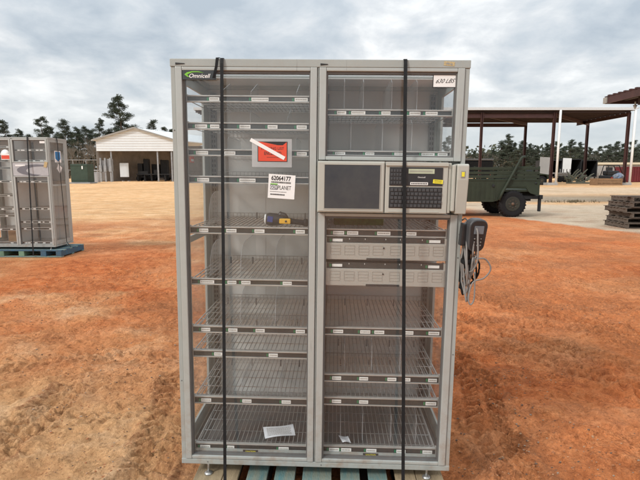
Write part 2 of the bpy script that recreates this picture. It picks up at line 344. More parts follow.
def ground_mat():
    m,nt,b=new_mat('red_clay_yard'); N=nt.nodes; L=nt.links
    b.inputs['Roughness'].default_value=.93; b.inputs['Specular IOR Level'].default_value=.2
    geo=N.new('ShaderNodeNewGeometry'); at_=N.new('ShaderNodeAttribute'); at_.attribute_name='soil'
    sep=N.new('ShaderNodeSeparateColor'); L.new(at_.outputs['Color'],sep.inputs[0])
    def noise(sc_,det=6,r=.6,vec=None,dist=0):
        n=N.new('ShaderNodeTexNoise'); n.inputs['Scale'].default_value=sc_; n.inputs['Detail'].default_value=det; n.inputs['Roughness'].default_value=r; n.inputs['Distortion'].default_value=dist
        L.new(vec or geo.outputs['Position'],n.inputs['Vector']); return n.outputs['Fac']
    def ramp(f,stops):
        r=N.new('ShaderNodeValToRGB'); e=r.color_ramp.elements
        e[0].position=stops[0][0]; e[0].color=(*stops[0][1],1); e[1].position=stops[-1][0]; e[1].color=(*stops[-1][1],1)
        for p,c in stops[1:-1]: q=e.new(p); q.color=(*c,1)
        L.new(f,r.inputs[0]); return r.outputs[0]
    def mix(f,a,c_,mode='MIX'):
        x=N.new('ShaderNodeMix'); x.data_type='RGBA'; x.blend_type=mode
        if isinstance(f,float): x.inputs[0].default_value=f
        else: L.new(f,x.inputs[0])
        L.new(a,x.inputs[6]); L.new(c_,x.inputs[7]); return x.outputs[2]
    n1=noise(1.7,8,.68,dist=.4); n2=noise(7,8,.7); n3=noise(38,6,.7); nl=noise(.22,5,.6)
    orange=ramp(n1,[(.28,(.42,.145,.053)),(.5,(.62,.27,.112)),(.72,(.74,.43,.235))])
    redc=ramp(n2,[(.3,(.33,.080,.024)),(.5,(.58,.175,.055)),(.75,(.71,.29,.12))])
    tanc=ramp(n1,[(.25,(.54,.27,.115)),(.5,(.68,.42,.21)),(.75,(.80,.58,.37))])
    slabc=ramp(n1,[(.25,(.48,.38,.27)),(.6,(.58,.48,.36)),(.8,(.62,.54,.43))])
    gravc=ramp(n2,[(.3,(.20,.16,.11)),(.5,(.36,.29,.21)),(.7,(.46,.38,.28))])
    c=mix(sep.outputs[2],orange,redc); 
    c=mix(sep.outputs[0],c,tanc); c=mix(sep.outputs[1],c,slabc)
    c=mix(at_.outputs['Alpha'],c,gravc)
    sp=ramp(n3,[(.30,(.58,.53,.50)),(.42,(1.03,1.01,1.0)),(.58,(1.14,1.14,1.14)),(.72,(1.38,1.41,1.45))])
    c=mix(1.0,c,sp,'MULTIPLY')
    n5=noise(16,7,.75,dist=.1); c=mix(1.0,c,ramp(n5,[(.33,(.62,.58,.55)),(.44,(1.0,.99,.98)),(.6,(1.06,1.06,1.06)),(.72,(1.2,1.21,1.22))]),'MULTIPLY')
    lg=ramp(nl,[(.3,(.86,.83,.80)),(.5,(1,1,1)),(.7,(1.1,1.1,1.1))]); c=mix(1.0,c,lg,'MULTIPLY')
    # wind/water-washed streaks of dark silt, stretched across the yard
    mp=N.new('ShaderNodeMapping'); mp.inputs['Scale'].default_value=(.22,.9,1); mp.inputs['Rotation'].default_value=(0,0,.25); L.new(geo.outputs['Position'],mp.inputs['Vector'])
    st=ramp(noise(1.1,9,.72,mp.outputs[0],.3),[(.36,(.78,.76,.76)),(.47,(1,1,1)),(.9,(1.02,1.02,1.02))]); c=mix(1.0,c,st,'MULTIPLY')
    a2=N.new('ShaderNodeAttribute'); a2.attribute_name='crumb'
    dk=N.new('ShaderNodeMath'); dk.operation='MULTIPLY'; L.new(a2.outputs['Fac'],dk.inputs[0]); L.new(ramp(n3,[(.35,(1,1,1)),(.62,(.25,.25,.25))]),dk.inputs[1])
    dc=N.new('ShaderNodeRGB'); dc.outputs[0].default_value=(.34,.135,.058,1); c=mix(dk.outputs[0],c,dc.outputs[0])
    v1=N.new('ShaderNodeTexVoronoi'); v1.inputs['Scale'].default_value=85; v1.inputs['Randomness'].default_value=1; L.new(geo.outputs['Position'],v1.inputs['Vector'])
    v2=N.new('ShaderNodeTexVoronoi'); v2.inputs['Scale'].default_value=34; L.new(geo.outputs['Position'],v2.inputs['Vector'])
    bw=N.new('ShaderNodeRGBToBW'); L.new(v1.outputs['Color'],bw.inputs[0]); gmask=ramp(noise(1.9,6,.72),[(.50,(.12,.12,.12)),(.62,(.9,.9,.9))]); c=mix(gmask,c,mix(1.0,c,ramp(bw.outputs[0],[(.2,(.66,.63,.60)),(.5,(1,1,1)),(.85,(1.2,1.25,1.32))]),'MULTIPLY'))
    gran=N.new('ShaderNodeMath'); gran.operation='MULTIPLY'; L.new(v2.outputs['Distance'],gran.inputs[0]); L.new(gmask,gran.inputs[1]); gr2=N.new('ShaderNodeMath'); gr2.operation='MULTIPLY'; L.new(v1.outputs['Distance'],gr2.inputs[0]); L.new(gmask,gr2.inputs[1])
    # pale grit
    vo=N.new('ShaderNodeTexVoronoi'); vo.inputs['Scale'].default_value=75; L.new(geo.outputs['Position'],vo.inputs['Vector'])
    g1=ramp(vo.outputs['Distance'],[(.08,(1,1,1)),(.16,(0,0,0))]); 
    gm=N.new('ShaderNodeMath'); gm.operation='MULTIPLY'; L.new(g1,gm.inputs[0]); L.new(ramp(noise(3.2,5,.7),[(.52,(0,0,0)),(.66,(.8,.8,.8))]),gm.inputs[1])
    vc=N.new('ShaderNodeRGB'); vc.outputs[0].default_value=(.46,.30,.18,1)
    c=mix(gm.outputs[0],c,vc.outputs[0])
    L.new(c,b.inputs['Base Color'])
    b1=N.new('ShaderNodeBump'); b1.inputs['Strength'].default_value=.8; b1.inputs['Distance'].default_value=.08; L.new(n2,b1.inputs['Height'])
    b2=N.new('ShaderNodeBump'); b2.inputs['Strength'].default_value=1.0; b2.inputs['Distance'].default_value=.020; L.new(n3,b2.inputs['Height']); L.new(b1.outputs[0],b2.inputs['Normal'])
    b3=N.new('ShaderNodeBump'); b3.inputs['Strength'].default_value=.5; b3.inputs['Distance'].default_value=.004; L.new(noise(170,3,.6),b3.inputs['Height']); L.new(b2.outputs[0],b3.inputs['Normal'])
    b4=N.new('ShaderNodeBump'); b4.invert=True; b4.inputs['Strength'].default_value=.6; b4.inputs['Distance'].default_value=.012; L.new(gran.outputs[0],b4.inputs['Height']); L.new(b3.outputs[0],b4.inputs['Normal'])
    b5=N.new('ShaderNodeBump'); b5.invert=True; b5.inputs['Strength'].default_value=.5; b5.inputs['Distance'].default_value=.005; L.new(gr2.outputs[0],b5.inputs['Height']); L.new(b4.outputs[0],b5.inputs['Normal'])
    L.new(b5.outputs[0],b.inputs['Normal']); return m
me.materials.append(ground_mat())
def gz(x,y):
    i=min(max(int(np.searchsorted(gx,x)),0),nx-1); j=min(max(int(np.searchsorted(gy,y)),0),ny-1); return float(z[j,i])
# loose grit and clods
mb=MB(); rng=random.Random(3)
def pebble(mb,x,y,r,m):
    zz=gz(x,y); vs=[];n=5
    vs.append((x,y,zz+r*.55))
    for ring,(rr,h) in enumerate([(.8,.35),(1,-.15)]):
        for j in range(n):
            t=2*PI*j/n+ring*.6+rng.random()*.5; q=r*rr*(.7+rng.random()*.5); vs.append((x+q*math.cos(t),y+q*math.sin(t)*.8,zz+r*h*(.7+.6*rng.random())))
    fs=[(0,1+j,1+(j+1)%n) for j in range(n)]+[(1+j,6+j,6+(j+1)%n,1+(j+1)%n) for j in range(n)]
    mb.add(vs,fs,m)
cnt=0
while cnt<13000:
    y=1.4+9*rng.random()**1.5; x=(rng.random()-.5)*2*(y*.72+.5)
    if abs(x)<.66 and 1.7<y<3.2: continue
    dens=float(fbm(np.array([x*.9]),np.array([y*.9]),3,77)[0])
    if rng.random()>max(.02,(dens-.50)*9): continue
    r=.0018+.0055*rng.random()**4*(1+y*.12); pebble(mb,x,y,r,rng.choice([0,0,0,1,1,2,2,3])); cnt+=1
M['clod']=mat('red_clay_clod',(.36,.15,.065),.95); M['grit']=mat('tan_grit',(.42,.25,.14),.95); M['pgrit']=mat('grey_grit',(.30,.23,.17),.95); M['dgrit']=mat('dark_grit',(.13,.085,.06),.95)
tag(mb.build('gravel',[M['clod'],M['grit'],M['dgrit'],M['pgrit']],fix=False),kind='stuff')
# ================================================================== CABINET
HC=1.787; DEP=.56
L_STR=[(1.6493,1.6204,[(-.463,-.420),(-.284,-.212),(-.102,-.047)]),
(1.5379,1.5064,[(-.526,-.474),(-.461,-.422),(-.336,-.289),(-.216,-.174),(-.093,-.050)]),
(1.4261,1.3963,[(-.524,-.472),(-.402,-.355),(-.092,-.049)]),
(1.3126,1.2802,[(-.522,-.470),(-.339,-.269)]),
(1.0938,1.0604,[(-.518,-.478),(-.399,-.354),(-.275,-.231),(-.095,-.055)]),
(.8617,.8319,[(-.519,-.456),(-.397,-.357),(-.335,-.294),(-.151,-.111)]),
(.6436,.6106,[(-.519,-.478),(-.396,-.355),(-.273,-.232),(-.092,-.051)]),
(.5299,.4964,[(-.462,-.425),(-.214,-.173)]),
(.3088,.2725,[(-.526,-.480),(-.336,-.294),(-.155,-.113)]),
(.0790,.0420,[(-.536,-.489),(-.409,-.376),(-.169,-.122)])]
R_STR=[(1.5968,1.5697,[(.076,.115),(.136,.195),(.262,.300),(.379,.425),(.446,.496)]),
(1.4265,1.4029,[(.071,.114),(.199,.237),(.322,.356),(.436,.491),(.504,.545)]),
(1.0927,1.0583,[(.068,.116),(.129,.177),(.259,.316),(.385,.428)]),
(.6500,.6130,[(.075,.120),(.196,.241),(.259,.303),(.393,.432),(.499,.547)]),
(.4310,.3930,[(.074,.115),(.197,.237),(.324,.364),(.400,.427),(.507,.546)]),
(.3200,.2810,[(.075,.117),(.199,.240),(.500,.548)]),
(.0830,.0450,[(.065,.112),(.121,.168),(.237,.284),(.376,.418),(.496,.540)])]
def divider(mb,u,v,kind):
    if kind=='curve': prof=[(.09,.004),(.09,.05),(.10,.085),(.125,.118),(.16,.138),(.21,.148),(.30,.150),(.52,.150),(.52,.004)]
    elif kind=='tri': prof=[(.12,.004),(.12,.03),(.30,.095),(.33,.095),(.33,.004)]
    elif kind=='tall': prof=[(.09,.004),(.09,.12),(.13,.14),(.50,.14),(.50,.004)]
    elif kind=='low': prof=[(.10,.004),(.10,.05),(.13,.06),(.4,.06),(.4,.004)]
    mb.prism([(w,v+h) for w,h in prof],'x',u-.0011,u+.0011,0)
    mb.tube([(u,w,v+h) for w,h in prof[:-1]],.0010,4,1)
def shelf(root,u0,u1,vt,vb,labels,dvs=(),w0=.055,w1=.535,hero=True,lit=True):
    mb=MB(); v=vt-.003
    r=.0021
    n=int(round((u1-u0)/.0205))
    for i in range(n+1):
        u=u0+.004+(u1-u0-.008)*i/n
        if hero: mb.tube([(u,w0,v),(u,w1,v),(u,w1,v+.022)],r,4)
        elif i%2==0: mb.tube([(u,w0,v),(u,w1,v)],.002,4)
    for w in ((.075,.165,.27,.36,.46,w1) if hero else (.1,.3,w1)):
        if not hero: mb.tube([(u0+.002,w,v-.003),(u1-.002,w,v-.003)],r*1.2,4)
    if hero: mb.tube([(u0+.002,w1,v+.022),(u1-.002,w1,v+.022)],r*1.3,4)
    for u in (u0+.002,u1-.002):
        mb.tube([(u,w0,v-.018),(u,w1,v-.018)],.002,4); mb.tube([(u,w0,v),(u,w1,v)],.0022,4)
    sh=mb.build('shelf',M['wire'],root)
    if hero:
        cw=MB()
        for w in (.075,.165,.27,.36,.46,w1): cw.tube([(u0+.002,w,v-.0045),(u1-.002,w,v-.0045)],.0019,5)
        cw.build('cross_wires',M['galv'],sh)
    lr=MB(); h=vt-vb
    lr.box(u0,u1,w0-.012,w0-.002,vb+.0055,vt-.0055,0)
    lr.bbox(u0-.002,u1+.002,w0-.017,w0,vt-.0055,vt,.0012,1); lr.bbox(u0-.002,u1+.002,w0-.017,w0,vb,vb+.0055,.0012,1)
    lr.bbox(u0-.006,u0-.0005,w0-.017,w0+.004,vb,vt+.004,.001,1); lr.bbox(u1+.0005,u1+.006,w0-.017,w0+.004,vb,vt+.004,.001,1)
    k=4
    for i in range(1,k): lr.box(u0+(u1-u0)*i/k-.0008,u0+(u1-u0)*i/k+.0008,w0-.0128,w0-.012,vb+.0055,vt-.0055,2)
    lr.build('label_rail',[M['strip'],M['rail'],M['slot']],sh)
    for a,b in labels:
        lb=MB(); vc=(vt+vb)/2-.0012; hh=min(.0078,h*.24)
        lb.box(a,b,w0-.0150,w0-.0131,vc-hh,vc+hh,0)
        x=a+.004
        if hero:
            while x<b-.006:
                wd=.002+.003*rng.random(); lb.box(x,x+wd,w0-.0154,w0-.0151,vc-.0022,vc+.0026,1); x+=wd+.0014
        lb.build('shelf_label',[M['label'],M['drawer_line']],sh)
        if lit:
            g=MB(); g.box(a-.0100,a-.0025,w0-.0145,w0-.0125,vc-.0065,vc+.0065,0); g.build('indicator',M['led'],sh)
    if hero and vt<1.12 and vt>.1:
        for q in (.17,.42,.68,.9):
            uu=u0+(u1-u0)*q+rng.uniform(-.02,.02); c_=MB(); c_.bbox(uu-.003,uu+.003,.40,.412,vt,vt+.034,.0015); c_.build('divider_clip',M['upright'],sh)
    for u,kd in dvs:
        d=MB(); divider(d,u,v,kd); d.build('divider',[M['acrylic'],M['acryl_edge']],sh)
    return sh
def door(root,u0,u1,v0,v1,st=.028,hero=True,rails=(.0145,.022)):
    mb=MB(); w0,w1=-.006,.026; b=.003
    mb.bbox(u0,u0+st,w0,w1,v0,v1,b); mb.bbox(u1-st,u1,w0,w1,v0,v1,b)
    mb.bbox(u0+st,u1-st,w0+.002,w1,v1-rails[0],v1-.0002,b); mb.bbox(u0+st,u1-st,w0+.002,w1,v0+.0002,v0+rails[1],b)
    fr=mb.build('door',M['alu'],root)
    g=MB(); g.box(u0+st-.002,u0+st+.007,.004,w1+.004,v0+rails[1],v1-rails[0]); g.box(u1-st-.005,u1-st+.002,.004,w1+.004,v0+rails[1],v1-rails[0])
    g.box(u0+st+.007,u1-st-.005,.004,w1+.004,v1-rails[0]-.009,v1-rails[0]+.001); g.box(u0+st+.007,u1-st-.005,.004,w1+.004,v0+rails[1]-.001,v0+rails[1]+.005)
    g.build('gasket',M['gasket'],fr)
    gl=MB(); gl.box(u0+st+.0065,u1-st-.0045,.010,.0135,v0+rails[1]+.0045,v1-rails[0]-.0085); gl.build('glass',M['glass'],fr)
    return fr
def cabinet(root,hero=True):
    Hc=HC
    f=MB()
    # four corner posts (front ones carry the doors), top, bottom, intermediate rails
    for s in (-1,1):
        a,b=sorted((s*.61,s*.5915)); f.bbox(a,b,0,.05,0,Hc-.032,.002)
        a,b=sorted((s*.5905,s*.560)); f.box(a,b,.032,.05,.03,Hc-.04)
        a,b=sorted((s*.61,s*.598)); f.bbox(a,b,.455,DEP,.031,Hc-.032,.002)
        a,b=sorted((s*.5975,s*.575)); f.box(a,b,DEP-.02,DEP-.002,.03,Hc-.04)
        for v0,v1 in ((.030,.10),(Hc-.075,Hc-.033),(1.00,1.03)):
            a,b=sorted((s*.6085,s*.599)); f.box(a,b,.0505,.4545,v0,v1)
    f.bbox(-.0035,.0005,-.001,.05,.014,Hc-.0325,.0008); 
    fr=f.build('frame',M['paint'],root)
    t=MB(); t.bbox(-.612,.612,.330,DEP+.002,Hc-.0105,Hc,.003); t.bbox(-.612,-.575,.0465,.3295,Hc-.0105,Hc,.002); t.bbox(.575,.612,.0465,.3295,Hc-.0105,Hc,.002); t.box(-.02,.02,.0465,.3295,Hc-.0105,Hc-.0005); t.bbox(-.612,.612,-.004,.046,Hc-.0315,Hc,.003); t.box(-.6115,.6115,DEP-.03,DEP+.0015,Hc-.0315,Hc-.0107)
    for s_ in (-1,1):
        a_,b_=sorted((s_*.6115,s_*.585)); t.box(a_,b_,.0465,DEP-.0305,Hc-.0315,Hc-.0107)
    tp=t.build('top_panel',M['paint'],root)
    c=MB(); c.box(-.584,.584,.330,DEP-.031,Hc-.0140,Hc-.0110); c.build('ceiling_liner',M['ceil'],tp)
    c=MB(); c.box(-.5745,-.0205,.0470,.3290,Hc-.007,Hc-.003); c.box(.0205,.5745,.0470,.3290,Hc-.007,Hc-.003); c.build('top_glass',M['topglass'],tp)
    b=MB(); b.bbox(-.611,.611,-.003,DEP,0,.0245,.003); b.box(-.559,.559,.03,.037,.0247,.0570); b.build('base_panel',M['paint'],root)
    fl=MB(); fl.box(-.59,.59,.052,DEP-.004,.0248,.034); fl.build('floor_liner',M['drawer_line'] if not hero else M['floor'],root)
    bk=MB(); bk.box(-.598,.598,DEP-.006,DEP-.001,.0345,Hc-.0318)
    for u in (-.3,.3): bk.box(u-.001,u+.001,DEP-.0075,DEP-.006,.04,Hc-.04)
    bk.build('back_panel',M['back'],root)
    pt=MB(); pt.box(-.0045,.0035,.055,DEP-.032,.036,Hc-.0145); pt.build('partition',M['back'],root)
    for s in (-1,1):
        g=MB(); a,b_=sorted((s*.6060,s*.6025)); g.box(a,b_,.0505,.4545,.10,1.00); g.box(a,b_,.0505,.4545,1.03,Hc-.075); g.build('side_glass',M['sideglass'],root)
        r=MB(); r.tube([(s*.592,.075,.04),(s*.592,.075,Hc-.05)],.0028,6); r.build('inner_rod',M['upright'],root)
    for u in (-.572,-.022,.022,.572):
        for w in ((DEP-.022,) if abs(u)>.1 else (DEP-.022,)):
            m=MB(); m.box(u-.014,u+.014,w,w+.014,.04,Hc-.05,0)
            if hero:
                v=.06
                while v<Hc-.07: m.box(u-.009,u-.003,w-.0012,w-.0002,v,v+.014,1); m.box(u+.003,u+.009,w-.0012,w-.0002,v,v+.014,1); v+=.0254
            m.build('slotted_upright',[M['upright'],M['slot']],root)
    for su,sw in ((-.495,.026),(.515,.026),(-.495,.50),(.515,.50)):
        fb=-(.0595+(.006 if su<0 else -.006)) if hero else -.043
        l=MB(); l.lathe([(.0055,0),(.0055,fb+.008)],(su,sw,0),'z',10); l.lathe([(.010,-.008),(.010,-.013)],(su,sw,0),'z',6,smooth=False); l.lathe([(.008,fb+.013),(.018,fb+.006),(.020,fb)],(su,sw,0),'z',14)
        l.build('levelling_foot',M['galv'],root)
    # doors
    dL=door(root,-.5905,-.0065,.0265,1.7552,.0275,hero,(.0145,.0150))
    dU=door(root,.0025,.5900,1.3845,1.7552,.0285,hero,(.0145,.0155))
    dLo=door(root,.0025,.5900,.0135+.013,1.1640,.0300,hero,(.0145,.0150))
    for u0,u1 in ((-.588,-.55),(.006,.036)):
        h=MB(); h.prism([(u0,Hc-.0165),(u0,Hc-.0245),(u1,Hc-.0215),(u1,Hc-.0190)],'y',-.006,-.0041)
        h.build('hinge_slot',M['slot'],root)
    # shelves
    LD={0:[(-.43,'tri'),(-.30,'tri'),(-.10,'tri')],1:[(-.44,'tri'),(-.30,'low'),(-.14,'tri')],2:[(-.10,'low'),(-.4,'low')],4:[(-.486,'curve')],5:[(-.486,'curve'),(-.347,'curve'),(-.19,'curve')],6:[(-.35,'curve'),(-.19,'curve')],8:[(-.35,'low'),(-.17,'low')]}
    RD={0:[(.107,'tall'),(.188,'tall'),(.309,'tall'),(.416,'tall')],1:[(.138,'tall'),(.274,'tall'),(.40,'tall')],2:[(.40,'low')],4:[(.13,'tall'),(.255,'tall'),(.385,'tall')],5:[(.2,'low'),(.30,'low'),(.32,'low'),(.34,'low'),(.36,'low')],6:[(.117,'tall'),(.221,'tall'),(.354,'tall'),(.471,'tall')]}
    for i,(a,b,lb) in enumerate(L_STR): shelf(root,-.556,-.040,a,b,lb,LD.get(i,()) if hero else (),hero=hero,lit=hero)
    for i,(a,b,lb) in enumerate(R_STR): shelf(root,.036,.554,a,b,lb,RD.get(i,()) if hero else (),hero=hero,lit=hero)
    if hero:
        # ---- two drawers
        for vt,vm,vb in ((1.0565,1.0335,.9600),(.9480,.9205,.8450)):
            d=MB(); u0,u1=.034,.556
            d.box(u0,u1,.034,.50,vb,vm-.003,0)
            d.bbox(u0,u1,.020,.034,vb,vm,.003,0)
            d.bbox(u0,u0+.008,.020,.06,vb,vt,.002,0); d.bbox(u1-.008,u1,.020,.06,vb,vt,.002,0)
            dr=d.build('drawer',M['drawer'],root)
            g=MB(); hh=vm-vb
            for k in range(8):
                c=u0+.046+(k*.061 if k<4 else .0135+k*.061)
                for sgn in (-1,1):
                    g.box(c+sgn*.0215-.0008,c+sgn*.0215+.0008,.0190,.0199,vb+hh*.30,vb+hh*.84)
                for q in (.30,.48,.66,.84): g.box(c-.0207,c+.0207,.0190,.0199,vb+hh*q-.0007,vb+hh*q+.0007)
            g.build('moulded_panel',M['drawer_line'],dr)
            hd=MB(); hd.box(.214,.358,.0165,.0198,vb-.0005,vb+.0085); hd.build('pull_slot',M['slot'],dr)
            lk=MB(); lk.lathe([(.0035,0),(.0035,-.003)],(.287,.0199,vb+hh*.72),'y',10); lk.build('lock',M['slot'],dr)
            st=MB(); st.box(u0+.009,u1-.009,.030,.045,vm+.001,vt-.001,0)
            for q in (.2,.33,.5,.62,.8): st.box(u0+(u1-u0)*q,u0+(u1-u0)*q+.002,.0292,.0299,vt-.010,vt-.004,1)
            st.build('label_rail',[M['strip'],M['label']],dr)
            for a,b in ((.066,.110),(.482,.530)):
                l=MB(); l.box(a,b,.0275,.0295,(vm+vt)/2-.007,(vm+vt)/2+.005); l.build('drawer_label',M['label'],dr)
                l=MB(); l.box(a-.012,a-.003,.0275,.0295,(vm+vt)/2-.007,(vm+vt)/2+.005); l.build('indicator',M['led'],dr)
        # ---- console: screen and keyboard
        w=-.042; v0,v1=1.1693,1.3797
        cs=MB(); cs.bbox(.0015,.2755,w,.08,v0,v1,.004); cs.bbox(.0300-.026,.2561+.016,w-.003,w+.002,1.1862-.012,1.3642+.011,.002); 
        scn=cs.build('screen_housing',M['beige'],root)
        s=MB(); s.box(.0300,.2561,w-.0042,w-.0031,1.1862,1.3642); s.build('display',M['screen'],scn)
        s=MB(); s.bbox(.0270,.2591,w-.0052,w-.0031,1.1832,1.1859,.0006);s.bbox(.0270,.2591,w-.0052,w-.0031,1.3645,1.3672,.0006);s.bbox(.0270,.0297,w-.0052,w-.0031,1.1862,1.3642,.0006);s.bbox(.2564,.2591,w-.0052,w-.0031,1.1862,1.3642,.0006); s.build('bezel',M['beige2'],scn)
        k=MB(); k.bbox(.2785,.5336,w,.08,v0,v1-.001,.004); k.bbox(.2785,.5336,w-.006,w+.002,v1-.017,v1-.002,.002)
        for a in ((.295,.352),(.385,.500)): k.bbox(a[0],a[1],w-.0015,w+.001,1.1745,1.1775,.0005)
        kb=k.build('keyboard_housing',M['beige'],root)
        p=MB(); p.bbox(.2950,.5112,w-.003,w+.001,1.2830,1.3575,.001); p.bbox(.2950,.5112,w-.002,w+.001,1.1912,1.2774,.001); p.build('control_panel',M['black'],kb)
        lc=MB(); lc.box(.3715,.4765,w-.0045,w-.0031,1.3325,1.3515,0); 
        for i in range(22):
            x=.377+i*.0042; lc.box(x,x+.0026,w-.0050,w-.0046,1.339,1.345,1)
        lc.build('status_display',[M['lcd'],M['drawer_line']],kb)
        ky=MB()
        for r_ in range(5):
            for c_ in range(13):
                x=.2995+c_*.01615+(r_%2)*.003; vv=1.1955+r_*.0161
                if x+.0125<.5105: ky.bbox(x,x+.0125,w-.006,w-.0021,vv,vv+.0120,.0012)
        for r_ in range(4):
            for c_ in range(4): x=.2995+c_*.0115; vv=1.290+r_*.0160; ky.bbox(x,x+.0085,w-.0055,w-.0031,vv,vv+.011,.001)
        ky.build('keys',M['key'],kb)
        tg=MB(); tg.obox((.4920,w-.0038,1.3010),(.040,.0008,.016),(0,.07,0),0)
        for q in (-.004,.001,.005): tg.obox((.4920,w-.0044,1.3010+q),(.030,.0003,.0012),(0,.07,0),1)
        tg.build('yellow_tag',[M['ytag'],M['ink']],kb)
        tg=MB(); tg.box(.380,.452,w-.0042,w-.0032,1.2865,1.2975,0); [tg.box(.384+q*.0066,.384+q*.0066+.0045,w-.0046,w-.0044,1.2895,1.2945,1) for q in range(10)]; tg.build('white_tag',[M['label'],M['ink']],kb)
        bd=MB(); text(bd,'Omnicell',(.410,w-.0034,1.3150),(.030,0,0),(0,0,.006),0); bd.build('lettering',M['label'],kb)
        m1=MB(); m1.bbox(.5350,.5470,w+.004,.08,v0+.003,v1-.003,.003); m1.bbox(.5475,.5620,w-.012,.05,v0-.001+.012,v1-.010,.005); md=m1.build('reader_slot_housing',M['beige'],root)
        sl=MB(); sl.bbox(.5628,.5640,w-.002,.04,v0+.012,v1-.012,.0004); sl.build('card_slot',M['slot'],md)
        m2=MB(); m2.prism([(.05,v0),(w-.004,v0),(w-.016,v0+.09),(w-.022,v0+.14),(w-.022,v1-.012),(w-.014,v1-.006),(.05,v1-.006)],'x',.5645,.6115); md=m2.build('badge_reader',M['beige'],root)
        bv=md.modifiers.new('b','BEVEL'); bv.width=.004; bv.segments=2
        lt=MB(); lt.bbox(.5790,.5955,w-.024,w-.0205,1.318,1.346,.0008); lt.build('reader_window_frame',M['drawer_line'],md)
        lt=MB(); lt.box(.5815,.5930,w-.0250,w-.0241,1.323,1.341); lt.build('reader_window',M['ytag'],md)
        # ---- badge
        bg=MB(); bg.box(-.5605,-.4230,-.0045,.0035+.001,1.7040,1.7405,0)
        bg.build('name_badge',[M['badge']],root)
        sw=MB()
        sw.prism([(-.552,1.724),(-.541,1.7325),(-.520,1.7365),(-.495,1.7365),(-.470,1.7310),(-.498,1.7335),(-.520,1.7325),(-.534,1.7265),(-.5405,1.7225),(-.530,1.7130),(-.5405,1.7150)],'y',-.0052,-.0046,0)
        text(sw,'Omnicell',(-.534,-.0054,1.7105),(.085,0,0),(0,0,.0165),1,.012,.06)
        sw.build('badge_lettering',[M['lime'],M['white']],bpy.data.objects[[o for o in root.children if o.name.startswith('name_badge')][0].name])
        # ---- packing list pouch on the glass
        w=.0092
        pk=MB(); pk.box(-.2780,-.1100,w-.0006,w,1.3520,1.4690,0); P=pk.build('document_pouch',M['pouch'],root)
        rd=MB(); rd.box(-.2540,-.1285,w-.0012,w-.0008,1.3745,1.4580,1); rd.box(-.2510,-.1315,w-.0016,w-.00125,1.3770,1.4410,0)
        rd.prism([(-.2510,1.4412),(-.1315,1.4412),(-.1315,1.4560),(-.148,1.4430),(-.17,1.4432),(-.235,1.4560),(-.2510,1.4575)],'y',w-.0016,w-.00125,0)
        text(rd,'PACKING LIST',(-.238,w-.0018,1.4240),(.095,0,0),(0,0,.0115),1,.01); text(rd,'ENCLOSED',(-.226,w-.0018,1.4025),(.072,0,0),(0,0,.0140),1,.015)
        for q in (1.392,): 
            for k_ in range(9): rd.box(-.215+k_*.006,-.2105+k_*.006,w-.0019,w-.0017,q,q+.002,1)
        rd.build('red_form',[M['red'],M['ink']],P)
        wt=MB(); wt.obox((-.2120,w-.0028,1.4270),(.162,.0010,.0150),(0,.49,0),0); wt.build('white_tape',M['white'],P)
        # ---- auction tag
        gp=MB(); cx_,cz_=-.1530,1.2710; an=-.055
        gp.obox((cx_,w-.001,cz_),(.1130,.0010,.1010),(0,-an,0),0)
        G=gp.build('white_tag',M['white'],root)
        ux=Vector((math.cos(an),0,math.sin(an))); uz=Vector((-math.sin(an),0,math.cos(an))); O=Vector((cx_,w-.0019,cz_))
        g2=MB(); T=lambda s,x,y_,wd,ht,m=0,bold=0:text(g2,s,O+ux*x+uz*y_,ux*wd,uz*ht,m,bold)
        T('62064177',-.045,.0245,.083,.0200,0,.03); 
        x=-.045
        while x<.038:
            wd=.0010+.0022*rng.random(); a=O+ux*x+uz*.0135; g2.quad(a,a+ux*wd,a+ux*wd+uz*.0075,a+uz*.0075,0); x+=wd+.0012
        a=O+ux*-.048+uz*-.0145; g2.quad(a,a+ux*.031,a+ux*.031+uz*.0215,a+uz*.0215,2)
        a=O+ux*-.048+uz*.0074+Vector((0,-.0001,0)); g2.quad(a,a+ux*.031,a+ux*.031+uz*.0040,a+uz*.0040,1)
        O=O+Vector((0,-.0003,0)); T('GOV',-.0465,-.0120,.028,.0160,3,.02); T('PLANET',-.0155,-.0125,.0560,.0170,0,0)
        for (x0,x1,yy,hh) in ((-.048,.020,-.0235,.002),(-.046,.012,-.0370,.0055)):
            x=x0
            while x<x1:
                wd=.002+.002*rng.random(); a=O+ux*x+uz*yy; g2.quad(a,a+ux*wd,a+ux*wd+uz*hh,a+uz*hh,0); x+=wd+.0012
        g2.build('tag_print',[M['ink'],M['lime'],M['swoosh'],M['white']],G)
        # ---- weight sign
        ws=MB(); ws.box(.4640,.5590,w-.0008,w-.0001,1.6805,1.7345,1); ws.box(.4670,.5560,w-.0014,w-.0009,1.6835,1.7300,0); W=ws.build('weight_note',[M['white'],M['ink']],root)
        tt=MB(); text(tt,'630 LBS',(.474,w-.0018,1.6980),(.073,0,.002),(.001,0,.0165),0,.004,.12); tt.build('handwriting',M['ink'],W)
        # ---- caution stickers, gold sticker
        for u in (-.3334,.222):
            s=MB(); s.box(u,u+.070,.0285,.0298,.0435,.0560,0); text(s,'CAUTION',(u+.012,.0283,.0467),(.046,0,0),(0,0,.0060),1,.01); s.build('caution_sticker',[M['ink'],M['ytag']],root)
        s=MB(); s.obox((.525,-.0046,1.7720),(.043,.0008,.0165),(0,.08,0),0); s.obox((.519,-.0053,1.7725),(.014,.0004,.007),(0,.08,0),1); s.obox((.533,-.0053,1.7695),(.010,.0004,.006),(0,.6,0),1); s.build('gold_sticker',[M['gold'],M['drawer_line']],root)
        rs=MB(); rs.box(-.6023,-.6015,.22,.275,1.372,1.400,0); rs.box(-.6014,-.6008,.226,.269,1.377,1.388,1); rs.build('small_red_sticker',[M['red'],M['white']],root)
        # screws / scuffs along the frame
        s=MB()
